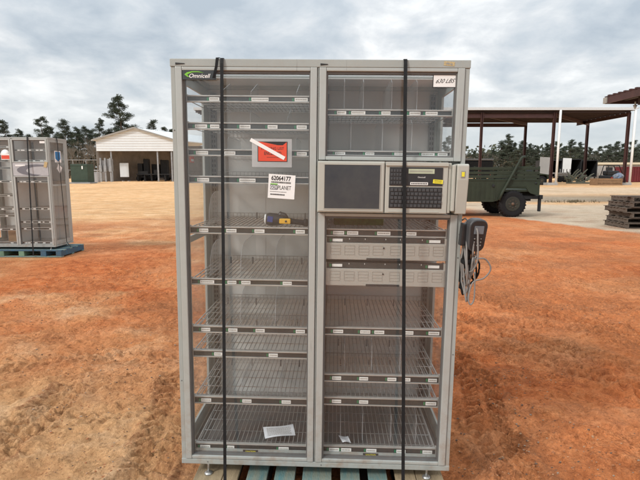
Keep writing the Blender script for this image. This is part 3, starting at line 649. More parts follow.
        for (u,v_) in ((.601,1.08),(.601,.55),(.600,.98),(-.601,.4),(-.601,1.5),(-.49,.012),(.03,.012)): s.lathe([(.003,0),(.0022,-.0016)],(u,-.0002 if abs(u)>.55 else -.0032,v_),'y',8)
        s.build('screws',M['upright'],root)
    else:
        pn=MB(); pn.box(.006,.5855,-.003,.06,1.1700,1.3800,0); P=pn.build('front_panel',M['panel'],root)
        s=MB(); w=-.0046
        def arc(cx,cz,rx,rz,a0,a1,n=14): return [(cx+rx*math.cos(a0+(a1-a0)*i/n),cz+rz*math.sin(a0+(a1-a0)*i/n)) for i in range(n+1)]
        outer=arc(.40,1.262,.33,.092,rad(60),rad(270)); inner=arc(.46,1.255,.24,.066,rad(270),rad(60))
        s.prism(outer+inner,'y',w,w+.0012,0); s.box(.05,.21,w,w+.0012,1.325,1.350,1); s.build('panel_emblem',[M['swoosh'],M['white']],P)
        st=MB(); st.lathe([(.072,0),(.072,-.001)],(-.105,.0092,1.52),'y',20); st.box(-.177,-.033,.0080,.0092,1.43,1.52,0); S=st.build('round_sticker',M['white'],root)
        r=MB(); r.box(-.172,-.038,.0065,.0078,1.44,1.50,0); r.build('red_band',M['red'],S)
        b=MB(); b.box(.6062,.6070,.17,.36,1.39,1.58,0); b.build('blue_sticker',M['white'],root)
        b=MB(); b.prism([(.19,1.565),(.34,1.565),(.34,1.45),(.265,1.405),(.19,1.45)],'x',.6072,.6080); b.build('blue_emblem',M['sticker_blue'],[o for o in root.children if o.name.startswith('blue_sticker')][0])
        b=MB(); b.prism([(.27,1.37),(.37,1.30),(.30,1.20),(.21,1.29)],'x',.6062,.6072); b.build('white_sticker',M['white'],root)
        b=MB(); b.box(.47,.555,.0078,.0090,1.69,1.725); b.build('note',M['white'],root)
        b=MB(); b.obox((.55,-.008,1.35),(.05,.002,.09),(0,.3,0)); b.build('yellow_tag',M['gold'],root)
        c=MB(); c.box(-.25,-.04,.12,.40,.036,.26); c.build('inner_box',M['crate'],root)
MR=(-.00201,.01214,-.03018)
C0=Vector((-.0255,2.0327,.1675))
main=thing('storage_cabinet','tall grey two-door glass medicine cabinet with screen and keyboard, in the foreground','cabinet',C0,MR)
cabinet(main,True)
RM=Euler(MR).to_matrix()
def W_(u,w,v): return C0+RM@Vector((u,w,v))
def local_obj(name,label,cat,org,group=None):
    return thing(name,label,cat,W_(*org),MR,group)
# ---- pallet under the main cabinet
def pallet(root,boards,W,D,h=.12,mats=None,front=-.13):
    """boards: list of (u0,u1,mat) running front to back"""
    tb=.018
    for (a,b,m) in boards:
        mb=MB(); mb.bbox(a,b,front-rng.random()*.006,front+D+rng.random()*.006,h-tb,h,.003); mb.build('top_board',m,root)
    for w in (front,front+D/2-.02,front+D-.042):
        mb=MB(); mb.bbox(-W/2,W/2,w,w+.04,.0205,h-tb-.0005,.003); mb.build('stringer',mats[0],root)
    for i in range(5):
        u=-W/2+i*(W-.09)/4; mb=MB(); mb.bbox(u,u+.09,front,front+D,.002,.020,.002); mb.build('bottom_board',mats[0],root)
pb=thing('pallet','pallet of raw and teal painted boards under the foreground cabinet','pallet',(C0.x,C0.y,0),(0,0,-.03))
off=.0255
bds=[(-.581,-.452),(-.449,-.379),(-.339,-.246),(-.211,-.117),(-.082,.052),(.094,.183),(.222,.309),(.347,.440),(.443,.566)]
for_b=[(a+off,b+off,m) for (a,b),m in zip(bds,[M['pal_wood'],M['pal_wood'],M['pal_teal'],M['pal_teal'],M['pal_teal'],M['pal_teal'],M['pal_teal'],M['pal_wood'],M['pal_wood']])]
pallet(pb,for_b,1.147,1.0,.108,[M['pal_dark']])
for i,(u,m) in enumerate([]): pass
# ---- straps
def strap(name,label,path,wd,group,ax=(1,0,0),root_obj=None,thick=.0012):
    """flat band through path; each point (p) with width direction ax"""
    mb=MB(); ax=Vector(ax).normalized(); P=[Vector(p) for p in path]; n=len(P); vs=[]
    for i,p in enumerate(P):
        d=(P[min(i+1,n-1)]-P[max(i-1,0)]).normalized(); nn=d.cross(ax).normalized()
        for s,t in ((-1,-1),(1,-1),(1,1),(-1,1)): vs.append(p+ax*s*wd/2+nn*t*thick/2)
    fs=[(i*4+j,i*4+(j+1)%4,(i+1)*4+(j+1)%4,(i+1)*4+j) for i in range(n-1) for j in range(4)]+[(0,1,2,3),((n-1)*4+3,(n-1)*4+2,(n-1)*4+1,(n-1)*4)]
    mb.add(vs,fs); o=mb.build(name,M['strapm']); tag(o,label,'strap',group); return o
hz=-.165
strap('tie_strap','black strap over the left door of the foreground cabinet, twisted at its top',
 [W_(-.395,.30,HC+.003),W_(-.395,.02,HC+.003),W_(-.395,-.009,HC+.001),W_(-.395,-.013,HC-.02),W_(-.3955,-.018,1.6),W_(-.391,-.06,.8),W_(-.384,-.115,0.10),W_(-.380,-.139,-.06),W_(-.380,-.141,-.15),W_(-.380,-.09,hz),W_(-.380,.40,hz)],.0135,'straps on the foreground cabinet')
strap('tie_strap','black strap running down over keyboard and right door of the foreground cabinet',
 [W_(.348,.30,HC+.003),W_(.348,.02,HC+.003),W_(.348,-.009,HC+.001),W_(.3485,-.013,HC-.02),W_(.3525,-.052,1.372),W_(.3585,-.055,1.175),W_(.384,-.115,.10),W_(.386,-.139,-.06),W_(.386,-.141,-.15),W_(.386,-.09,hz),W_(.386,.40,hz)],.0145,'straps on the foreground cabinet')
mb=MB(); tail=[W_(-.408,.01,HC+.0045),W_(-.413,-.0125,HC+.002),W_(-.416,-.016,HC-.03),W_(-.423,-.0165,HC-.06),W_(-.428,-.015,1.708)]
strap('strap_tail','short loose black strap end hanging beside the badge at cabinet top',tail,.012,None,(.9,.2,.1))
# ---- things inside the cabinet
def sheet(name,label,pts,mtl,parent=None,lines=0):
    mb=MB(); n=8; a,b,c,d=[Vector(p) for p in pts]; vs=[]
    for j in range(n+1):
        for i in range(n+1):
            u,v=i/n,j/n; p=(a*(1-u)+b*u)*(1-v)+(d*(1-u)+c*u)*v; p.z+=.004*math.sin(u*4+v*2); vs.append(p)
    k=n+1; mb.add(vs,[(j*k+i,j*k+i+1,(j+1)*k+i+1,(j+1)*k+i) for j in range(n) for i in range(n)])
    for l in range(lines):
        v=.15+.72*l/lines; u=.1
        while u<.85:
            du=.02+.05*rng.random(); q=[]
            for (uu,vv) in ((u,v),(u+du,v),(u+du,v+.035),(u,v+.035)):
                p=(a*(1-uu)+b*uu)*(1-vv)+(d*(1-uu)+c*uu)*vv; p.z+=.0008+.004*math.sin(uu*4+vv*2)+.0004; q.append(p)
            mb.quad(*q,1); u+=du+.015
    o=mb.build(name,[mtl,M['drawer_line']],fix=False); tag(o,label,'paper'); return o
PB=[(-.2385,.0837),(-.0972,.1261),(-.118,.2277),(-.2625,.1818)]
sheet('paper','white printed sheet lying on the bottom left wire shelf',[W_(PB[0][0],PB[0][1],.0815),W_(PB[1][0],PB[1][1],.0815),W_(PB[2][0],PB[2][1],.0815),W_(PB[3][0],PB[3][1],.0815)],M['paper'],lines=7)
sheet('paper','small white slip lying on the bottom right wire shelf',[W_(.128,.060,.088),W_(.168,.062,.088),W_(.155,.115,.090),W_(.108,.11,.090)],M['paper'],lines=3)
gp_=MB()
gp_.bbox(.07,.30,.18,.42,1.0935,1.145,.006,0)  # plain dark green box resting on the shelf
o=gp_.build('green_block',M['greenblock']); o.location=C0; o.rotation_euler=MR; tag(o,'dark green block on the shelf below the screen','pad')
# ---- yellow and black scanner gun on the fifth left shelf
sg=thing('barcode_scanner','black and yellow barcode scanner gun lying on a left shelf','barcode scanner',W_(-.13,.085,1.094),(MR[0],MR[1]+.02,MR[2]))
b=MB()
b.lathe([(.010,-.105),(.024,-.100),(.029,-.085),(.027,-.055),(.022,-.030),(.017,-.012)],(0,0,.029),'x',20,smooth=True)
b.tube([(-.045,0,.040),(-.035,0,.052),(-.02,0,.048),(-.008,0,.035)],[.012,.014,.012,.010],10)
b.build('scanner_head',M['black'],sg)
b=MB(); b.tube([(-.030,0,.027),(.0,0,.024),(.03,0,.0215),(.06,0,.0195),(.072,0,.018)],[.017,.0145,.0125,.0125,.0135],12); b.tube([(.068,0,.018),(.078,0,.019),(.086,0,.020)],[.016,.018,.014],12); b.build('handle',M['rubber'],sg)
b=MB(); b.bbox(-.040,.010,-.026,-.010,.013,.036,.005); H_=b.build('yellow_grip',M['yellow'],sg)
b=MB(); b.lathe([(.0045,0),(.0045,-.003)],(-.010,-.026,.0245),'y',10); b.build('trigger_button',M['black'],H_)
b=MB(); b.obox((-.079,-.026,.032),(.024,.010,.024),(0,.12,0)); b.build('blue_window',M['navy'],sg)
b=MB(); b.tube([(-.106,0,.029),(-.099,0,.029)],[.020,.025],16); b.build('white_rim',M['white'],sg)
# ---- handheld device and its cables on the right side
hd=thing('handheld_terminal','dark handheld scanner with small screen hung on the right side of the cabinet','handheld scanner',W_(.655,-.045,1.086),(.12,.03,.22+MR[2]))
def rrect(w,h,r,n=5):
    pts=[]
    for cx_,cz_,a in ((w-r,h-r,0),(-w+r,h-r,90),(-w+r,-h+r,180),(w-r,-h+r,270)):
        for i in range(n+1): t=rad(a+90*i/n); pts.append((cx_+r*math.cos(t),cz_+r*math.sin(t)))
    return pts
b=MB(); b.prism([(x*(1.0 if zz>0 else .88),zz) for x,zz in rrect(.041,.068,.030)],'y',-.022,.022); d=b.build('body',M['devgrey'],hd); bv=d.modifiers.new('b','BEVEL'); bv.width=.006; bv.segments=3
b=MB(); b.prism([(x*(1.0 if zz>0 else .88),zz) for x,zz in rrect(.036,.062,.026)],'y',-.0245,-.0225); b.build('face',M['black'],hd)
b=MB(); b.bbox(-.021,.021,-.027,-.0247,.008,.042,.002); b.build('display',M['dimlcd'],hd)
b=MB()
for i in range(3):
    for j in range(3): b.lathe([(.0035,-.0247),(.003,-.0265)],(-.014+i*.014,0,-.012-j*.014),'y',8)
b.build('buttons',M['hose'],hd)
b=MB(); b.tube([(-.012,.012,-.04),(-.016,.018,-.085),(-.016,.02,-.115)],[.020,.017,.018],12); b.bbox(-.034,.006,.0,.036,-.132,-.108,.008); b.build('grip',M['rubber'],hd)
b=MB(); b.bbox(-.058,-.034,.004,.03,-.05,.045,.006); b.build('holster',M['black'],hd)
def wloop(x,zt,zb,wd,y0,seed):
    r_=random.Random(seed); pts=[]
    n=26
    for i in range(n+1):
        t=2*PI*i/n; px_=x+wd*math.cos(t)*(1+.15*math.sin(2*t+seed)); pz_=(zt+zb)/2+(zt-zb)/2*math.sin(t)
        pts.append(W_(px_+.004*r_.random(),y0+.016*math.sin(t*2+seed),pz_))
    return pts
b=MB()
for i,(x,zt,zb,wd) in enumerate([(.622,1.135,.90,.010),(.628,1.13,.83,.012),(.634,1.14,.80,.015),(.640,1.10,.90,.022),(.632,1.12,.87,.014)]): b.tube(wloop(x,zt,zb,wd,-.01-.010*i,i),.0040,7)
def smooth(P,k=6):
    P=[Vector(p) for p in P]; o=[]
    for i in range(len(P)-1):
        p0,p1,p2,p3=P[max(i-1,0)],P[i],P[i+1],P[min(i+2,len(P)-1)]
        for j in range(k):
            t=j/k; o.append(.5*((2*p1)+(p2-p0)*t+(2*p0-5*p1+4*p2-p3)*t*t+(3*p1-p0-3*p2+p3)*t**3))
    return o+[P[-1]]
b.tube(smooth([W_(.622,-.03,1.14),W_(.650,-.075,1.115),W_(.655,-.085,1.06),W_(.658,-.085,.985),W_(.645,-.07,.94),W_(.63,-.05,.93)]),.0036,7)
b.tube(smooth([W_(.66,-.05,.985),W_(.700,-.05,.985),W_(.725,-.05,.945),W_(.70,-.05,.905),W_(.655,-.05,.885),W_(.640,-.05,.82),W_(.650,-.05,.79),W_(.664,-.05,.82),W_(.660,-.05,.93)]),.0033,7)
b.tube([W_(.612,.01,1.14),W_(.62,-.01,1.15),W_(.64,-.02,1.13)],.0035,7)
tag(b.build('cable_coil',M['hose']),'coiled light grey cable hanging on the right side of the cabinet','cable')
b=MB()
for i,(x,zt,zb,wd) in enumerate([(.627,1.0,.82,.010),(.655,.97,.86,.03),(.680,.98,.88,.016),(.640,1.08,.85,.016),(.648,1.05,.87,.022),(.634,1.02,.84,.014),(.662,1.0,.90,.02)]): b.tube(wloop(x,zt,zb,wd,.01+.006*i,i+9),.0040,7)
b.tube([W_(.62,.0,.93),W_(.615,.0,.85),W_(.632,.0,.83),W_(.636,.0,.86)],.005,7)
b.bbox(*(0,0,0,0,0,0)) if False else None
tag(b.build('cable_coil',M['rubber']),'coiled black cord tangled behind the light grey cable','cable')
# ================================================================== LEFT CABINET
lx,lz=at(56.5,248,8.05)
LR=(0,0,-.02)
lc=thing('storage_cabinet','strapped grey glass cabinet with red round sticker on a blue pallet at left','cabinet',(lx-.625,8.05,.250),LR)
lc.scale=(1.02,)*3
cabinet(lc,False)
lp=thing('pallet','worn blue pallet under the strapped cabinet at the left','pallet',(lx-.61,8.05,.086),LR)
lp.scale=(.93,.9,1)
bl=[]
u=-.66
for i in range(8): bl.append((u,u+.125,M['pal_blue'] if i%3 else M['pal_teal'])); u+=.17
tb=.018
for i in range(8):
    w=-.10+i*.107; mb=MB(); mb.bbox(-.78,.80,w,w+.08,.105,.122,.003); mb.build('top_board',M['pal_teal'] if i%2 else M['pal_blue'],lp)
for u,m in ((-.78,M['pal_blue']),(-.35,M['pal_green']),(.02,M['pal_green']),(.42,M['pal_blue']),(.70,M['pal_blue'])):
    mb=MB(); mb.bbox(u,u+.10,-.10,.73,.022,.1045,.004); mb.build('stringer',m,lp)
for w in (-.10,.27,.65):
    mb=MB(); mb.bbox(-.78,.80,w,w+.08,.004,.0215,.003); mb.build('bottom_board',M['pal_teal'],lp)
LM=Euler(LR).to_matrix(); LC=Vector((lx-.625,8.05,.250))
def V_(u,w,v): return LC+LM@Vector((u,w,v))*1.02
strap('tie_strap','black strap down the right door of the left-hand cabinet',[V_(.29,.3,HC+.006),V_(.29,-.012,HC+.004),V_(.29,-.016,HC-.03),V_(.29,-.105,-.03),V_(.29,-.11,-.13)],.022,'straps on the left-hand cabinet')
strap('tie_strap','black strap down the glazed side of the left-hand cabinet',[V_(.2,.25,HC+.008),V_(.618,.25,HC+.006),V_(.624,.25,HC-.03),V_(.66,.25,.05),V_(.735,.25,-.05),V_(.742,.25,-.12)],.022,'straps on the left-hand cabinet',(0,1,0))
# ================================================================== MILITARY TRUCK
def humvee(loc,rotz,sc_,label,canvas=False):
    r=thing('military_truck',label,'truck',loc,(0,0,rotz),'olive military trucks'); r.scale=(sc_,)*3
    # local: x forward(+), y left/right, z up ; length -1.0 (tail) .. 3.75, wheels at 0 and 3.3
    Wd=.95
    b=MB()
    side=[(-.86,1.27),(-.86,.72),(-.58,.80),(-.50,.86),(-.42,.98),(.32,.98),(.42,.86),(.52,.56),(.70,.52),(1.60,.52),(1.60,1.27)]
    b.prism(side,'y',-Wd,-Wd+.06); b.prism(side,'y',Wd-.06,Wd)
    b.box(-.86,1.60,-Wd+.06,Wd-.06,.86,.92); b.box(-.86,-.82,-Wd+.06,Wd-.06,.74,1.27)
    for y in (-Wd-.012,Wd-.008):   # pressed ribs
        b.box(.62,.66,y,y+.02,.58,1.2); b.box(1.55,1.59,y,y+.02,.56,1.24); b.box(-.84,1.58,y,y+.02,1.225,1.265); b.tube([(.50,y+.01,.62),(.36,y+.01,.98),(.30,y+.01,1.03),(-.40,y+.01,1.03)],.018,5)
    body=b.build('cargo_bed',M['olive'],r)
    for k in range(5):
        for y in (-Wd-.010,Wd-.004):
            q=MB(); q.bbox(.80+k*.16,.83+k*.16,y,y+.014,.62,1.16,.004); q.build('side_rib',M['olive'],r)
    for y in (-Wd-.03,Wd+.005):
        q=MB(); q.bbox(.66,.74,y,y+.025,1.02,1.10,.004); q.lathe([(.03,-.01),(.03,.01)],(-.72,y+.012,1.14),'y',10); q.build('latch',M['dkmetal'],r)
    for y in (-Wd+.01,Wd-.05):
        b=MB()
        for zz in (1.31,1.44,1.585): b.bbox(-.84,1.56,y,y+.035,zz,zz+.085,.006)
        for x in (-.86,-.1,.62,1.30): b.bbox(x,x+.06,y-.012,y+.0,1.20,1.70,.006); 
        b.build('side_rack',M['olive'],r)
    b=MB(); b.bbox(1.56,1.66,-Wd+.05,Wd-.05,.9,1.74,.01); b.box(1.66,1.70,-.5,.5,1.2,1.68); b.build('bed_front_wall',M['olive'],r)
    b=MB(); b.prism([(1.68,.52),(2.75,.52),(2.85,.75),(2.85,1.2),(2.55,1.28),(1.68,1.28)],'y',-Wd+.02,Wd-.02); cab=b.build('cab',M['olive'],r)
    b=MB(); b.prism([(1.70,1.29),(2.50,1.29),(2.38,1.80),(1.72,1.80)],'y',-Wd+.10,Wd-.10); b.build('cab_canvas',M['olive_dk'],r)
    for y in (-Wd+.085,Wd-.10):
        b=MB(); b.prism([(1.82,1.34),(2.40,1.34),(2.30,1.72),(1.82,1.72)],'y',y,y+.012); b.build('window',M['vglass'],r)
    b=MB(); b.box(2.52,2.56,-Wd+.16,Wd-.16,1.34,1.72); b.build('windscreen',M['vglass'],r)
    b=MB(); b.prism([(2.86,.80),(2.90,1.18),(3.95,1.02),(4.02,.90),(4.02,.66),(3.85,.62),(3.76,.90),(3.60,1.0),(3.0,1.0),(2.90,.80)],'y',-Wd+.02,Wd-.02); b.build('hood',M['olive'],r)
    b=MB(); b.box(4.025,4.07,-.6,.6,.62,.84); b.build('grille',M['dkmetal'],r)
    for y in (-.7,.7):
        b=MB(); b.lathe([(.09,0),(.09,.03),(.06,.045)],(4.03,y,.80),'x',14); b.build('headlight',M['galv'],r)
    for x in (0,3.3):
        for s in (-1,1):
            t=MB(); yc=s*(Wd-.16)
            R_=.445; prof=[(.25,-.13),(.36,-.155),(.425,-.14),(R_,-.11),(R_,.11),(.425,.14),(.36,.155),(.25,.13)]
            t.lathe(prof,(x,yc,R_),'y',30)
            for k in range(26):
                a=2*PI*k/26
                for sy in (-1,1):
                    t.obox((x+(R_+.004)*math.sin(a+sy*.03),yc+sy*.085,R_+(R_+.004)*math.cos(a+sy*.03)),(.045,.09,.024),(0,a,0))
            w_=t.build('wheel',M['rubber'],r)
            q=MB(); q.lathe([(.249,-.10),(.249,-.136),(.235,-.139),(.20,-.134),(.12,-.137),(.07,-.145)],(x,yc,R_),'y',18); q.lathe([(.249,.10),(.249,.136),(.235,.139),(.20,.134),(.12,.137),(.07,.145)],(x,yc,R_),'y',18)
            q.build('rim',M['rimm'],w_)
            q=MB()
            for k in range(8): a=2*PI*k/8; q.lathe([(.014,0),(.014,s*.02)],(x+.13*math.cos(a),yc+s*.137,R_+.13*math.sin(a)),'y',6)
            q.lathe([(.06,s*.14),(.04,s*.175)],(x,yc,R_),'y',10)
            q.build('hub',M['hub'],w_)
    b=MB(); b.tube([(0,-.7,.45),(0,.7,.45)],.07,8); b.tube([(3.3,-.7,.45),(3.3,.7,.45)],.07,8); b.box(-.8,3.9,-.45,-.35,.52,.64); b.box(-.8,3.9,.35,.45,.52,.64); b.build('chassis',M['dkmetal'],r)
    b=MB(); b.bbox(-1.0,-.30,-.75,-.62,.60,.72,.01); b.bbox(-1.0,-.30,.62,.75,.60,.72,.01); b.bbox(-1.06,-.94,-.80,.80,.60,.74,.01); b.bbox(-1.02,-.94,-.78,-.68,.18,.60,.01); b.bbox(-1.02,-.94,.68,.78,.18,.60,.01); b.build('rear_bumper',M['dkmetal'],r)
    for y in (-.84,.84):
        b=MB(); b.bbox(-.885,-.862,y-.05,y+.05,.92,1.05,.005); b.build('tail_light',M['taillight'],r)
    for y in (Wd+.06,):
        b=MB(); b.tube([(.50,y,.58),(.42,y,.80),(-.12,y,1.86),(-.17,y*.98,1.95),(-.24,y*.93,2.0),(-.34,y*.86,2.02)],[.043]*6,10); b.build('roll_pipe',M['greenbox'] if False else M['olive'],r)
    return r
hx,_=at(510.8,203,16.4)
humvee((hx,17.15,0),PI,1.0,'olive green military truck parked just right of the cabinet')
# second one further back, facing right
tx,_=at(541.5,178,56)
h2=humvee((tx-3.3*1.25,57,-.04),0,1.25,'dark military truck far off under the brown steel canopy')
# ================================================================== PALLET STACK (right)
def grey_pallet(x,y,z0,rz,label):
    r=thing('pallet',label,'pallet',(x,y,z0),(0,0,rz),'stacked weathered pallets')
    for i in range(7):
        w=-.5+i*.153; b=MB(); b.obox((0,w+.05,.131),(1.24+rng.random()*.05,.10,.017),(rng.uniform(-.02,.02),rng.uniform(-.008,.008),rng.uniform(-.012,.012))); b.build('top_board',M['pal_grey'],r)
    for u in (-.60,-.02,.56):
        b=MB(); b.bbox(u,u+.042,-.5,.5,.022,.120,.003); b.build('stringer',M['pal_grey'],r)
    for i in range(4):
        w=-.5+i*.30; b=MB(); b.obox((0,w+.05,.012),(1.22,.10,.017),(0,rng.uniform(-.006,.006),rng.uniform(-.02,.02))); b.build('bottom_board',M['pal_grey'],r)
    return r
zz=0.0
for i,(dx,rz,n) in enumerate([(0,.03,'bottommost'),(.03,-.05,'second from the bottom'),(.10,.04,'third from the bottom'),(-.04,-.03,'third from the top'),(.06,.06,'second from the top'),(.12,-.02,'topmost')]):
    grey_pallet(8.84+dx,13.35,zz,rz,'weathered grey pallet, %s in the stack at the right edge'%n); zz+=.1415
# loose boards jutting from the stack
for i,(x0,z0,a,l) in enumerate([(8.65,zz+.012,.03,'grey board lying loose on top of the pallet stack'),]):
    b=MB(); b.obox((x0,13.0,z0),(1.35,.12,.018),(0,0,.08)); tag(b.build('loose_board',M['pal_grey']),l,'board')
# ================================================================== RIGHT CANOPY
def ibeam(mb,p,q,h,wd,m=0):
    p=Vector(p);q=Vector(q);d=q-p;L=d.length
    if abs(d.z)<.01*L:
        a=math.atan2(d.y,d.x); c=(p+q)/2
        mb.obox(c+Vector((0,0,h/2-.02)),(L,wd,.04),(0,0,a),m); mb.obox(c-Vector((0,0,h/2-.02)),(L,wd,.04),(0,0,a),m); mb.obox(c,(L,.04,h-.08),(0,0,a),m)
    else:
        c=(p+q)/2; mb.obox(c+Vector((wd/2-.02,0,0)),(.04,h,L),(0,0,0),m); mb.obox(c-Vector((wd/2-.02,0,0)),(.04,h,L),(0,0,0),m); mb.obox(c,(wd-.08,.05,L),(0,0,0),m)
YF,YB=55.,67.; 
xr,zt=at(635.5,108,YF); _,zb=at(600,110.5,YF)
ca=thing('steel_canopy','long open red-brown steel canopy with white roof edge behind the olive truck','canopy',(0,0,0))
X0=-14.
b=MB(); b.box(X0,xr,YF,YB,zb+.02,zt-.02,0)
for i in range(12):
    y=YF+.6+i*1.0; b.box(X0,xr-.1,y,y+.12,zb-.16,zb+.018,0)
R1=b.build('roof',[M['roofunder']],ca)
b=MB(); b.box(X0-.05,xr+.10,YF-.12,YF-.003,zb+.04,zt+.06); b.tube([(xr+.1,YF-.06,zt),(xr+.35,YF-.06,zt+.02)],.07,6); b.box(xr+.003,xr+.10,YF,YB,zb+.1,zt+.05); b.build('gutter',M['roofedge'],R1)
cols_f=[at(x,150,YF)[0] for x in (481.5,553.8)]+[xr-.42]
cols_f=[cols_f[0]-18.2,cols_f[0]-9.1]+cols_f
for x in cols_f:
    b=MB(); ibeam(b,(x,YF+.35,.3),(x,YF+.35,zb-.17),.34,.24); b.build('column',M['brownsteel'],ca)
    b=MB(); b.bbox(x-.55,x+.60,YF-.25,YF+.95,-.1,.34,.03); b.build('footing',M['concrete'],ca)
for x in cols_f[3:]:
    b=MB(); b.tube([(x+.46,YF-.05,.34),(x+.46,YF-.05,zb+.04)],.13,10); b.build('downpipe',M['pipewhite'],ca)
_,zb2=at(520,122.5,YB)
cols_b=[at(x,150,YB)[0] for x in (523.5,584.8)]; cols_b=[cols_b[0]-17.2,cols_b[0]-8.6]+cols_b
for x in cols_b:
    b=MB(); ibeam(b,(x,YB-.3,.0),(x,YB-.3,zb-.17),.34,.28); b.build('column',M['brownsteel'],ca)
_,z1=at(520,113.8,YF+.4); _,z2=at(520,118.0,YF+.4)
b=MB(); ibeam(b,(cols_f[0],YF+.36,(z1+z2)/2),(cols_f[3],YF+.36,(z1+z2)/2),z1-z2,.2); b.build('beam',M['brownsteel'],ca)
_,z1=at(500,123.3,YB-.3); _,z2=at(500,127.0,YB-.3)
b=MB(); ibeam(b,(X0,YB-.32,(z1+z2)/2),(cols_b[2],YB-.32,(z1+z2)/2),z1-z2,.2); b.build('beam',M['brownsteel'],ca)
for xf,xb in zip(cols_f,cols_b+[xr-.4]):
    b=MB(); ibeam(b,(xf,YF+.5,zb-.36),(xb,YB-.5,zb-.36),.4,.2); b.build('rafter',M['brownsteel'],ca)
# nearer canopy corner at the top right
nx0,nz=at(604.5,97,30.); 
nc=thing('steel_canopy','corner of a nearer brown corrugated canopy roof at the right frame edge','canopy')
xe=nx0; YN0=8.
b=MB()
n=44
for i in range(n):
    y0=YN0+(30.-YN0)*i/n; y1=YN0+(30.-YN0)*(i+1)/n; ym=y0+(y1-y0)*.32
    b.box(xe-.02,xe+16,y0,ym,nz-.02,nz+.075); b.box(xe,xe+16,ym,y1,nz-.02,nz+.02)
rf=b.build('roof',M['brownsteel'],nc)
b=MB(); b.box(xe+.02,xe+.12,YN0,29.95,nz-.42,nz-.021); b.box(xe+.12,xe+16,29.83,29.95,nz-.42,nz-.021); b.build('fascia',M['brownsteel'],rf)
b=MB(); 
for k in range(6): b.box(xe+1.0+k*1.5,xe+1.2+k*1.5,YN0,29.8,nz-.24,nz-.03)
b.box(xe+.7,xe+16,27.6,27.9,nz-.75,nz-.25); b.build('purlins',M['roofunder'],nc)
b=MB(); b.bbox(xe-.05,xe+.25,29.7,30.05,nz-.40,nz-.05,.02); b.build('gutter_end',M['trim'],nc)
b=MB(); b.tube([(xe+1.2,28.9,nz-.42),(xe+1.2,28.9,nz-.62)],.05,6); b.tube([(xe+1.2,28.9,nz-.62),(xe+1.2,28.9,nz-.85)],[.12,.03],8); b.build('lamp',M['roofedge'],nc)
for y in (28.,14.):
    b=MB(); ibeam(b,(xe+4.5,y,0),(xe+4.5,y,nz-.75),.3,.3); b.build('column',M['brownsteel'],nc)
# ================================================================== LEFT SHED
SY=80.
sx0,_=at(96.5,152,SY); sx1,_=at(173.5,152,SY); _,zw=at(100,151,SY); _,ze=at(97,140,SY); xa,za=at(134.5,128.5,SY)
sh=thing('open_shed','long open-fronted shed with white sheet gable beyond the dirt yard at left','shed')
b=MB(); b.prism([(sx0,zw),(sx1,zw),(sx1,ze),(xa,za),(sx0,ze)],'y',SY,SY+.15,0)
nseg=9
for i in range(1,nseg):
    zz_=zw+(za-zw)*i/nseg
    x0_=sx0 if zz_<=ze else sx0+(xa-sx0)*(zz_-ze)/(za-ze); x1_=sx1 if zz_<=ze else sx1-(sx1-xa)*(zz_-ze)/(za-ze)
    b.box(x0_+.05,x1_-.05,SY-.035,SY-.001,zz_-.035,zz_+.035,1)
b.build('gable',[M['siding'],mat('siding_lap',(.60,.59,.57),.6)],sh)
# roof: two planes running back to the right
DX,DY=9.,26.
b=MB()
def slab(p0,p1,t=.14):
    a=Vector(p0);c=Vector(p1); o_=Vector((DX,DY,0)); f0=Vector((-.1,-.35,0))
    vs=[a+f0,c+f0,c+o_,a+o_]; b.add([tuple(v) for v in vs]+[tuple(v+Vector((0,0,t))) for v in vs],[(0,1,2,3),(7,6,5,4),(0,4,5,1),(1,5,6,2),(2,6,7,3),(3,7,4,0)])
slab((sx0-.5,SY,ze-.13),(xa,SY,za+.02)); slab((xa,SY,za+.02),(sx1+.5,SY,ze-.13)); b.build('roof',M['siding'],sh)
b=MB()
for (p,q) in (((sx0-.5,ze-.20),(xa,za-.05)),((xa,za-.05),(sx1+.5,ze-.20))):
    b.prism([p,q,(q[0],q[1]+.28),(p[0],p[1]+.28)],'y',SY-.45,SY-.36)
b.build('barge_board',M['trim'],sh)
b=MB(); b.add([(sx0+3,SY+18,0),(sx1+9,SY+18,0),(sx1+9,SY+18,ze),(sx0+3,SY+18,ze)],[(0,1,2,3)]); b.add([(sx0+3,SY+18.2,0),(sx1+9,SY+18.2,0),(sx1+9,SY+18.2,ze),(sx0+3,SY+18.2,ze)],[(0,1,2,3)]); b.build('back_wall',M['brick'],sh)
b=MB(); b.prism([(sx0,SY+.2),(sx0+.15,SY+.2),(sx0+6.4,SY+18),(sx0+6.2,SY+18)],'z',0,ze-.05); b.build('side_wall',M['brick'],sh)
for px in (98,111.8,158,172):
    x,_=at(px,165,SY+.3); b=MB(); b.bbox(x-.11,x+.11,SY+.2,SY+.42,0,zw-.002 if px<100 else zw+.0,.01); b.build('post',M['grmetal'] if px!=98 else M['brick'],sh)
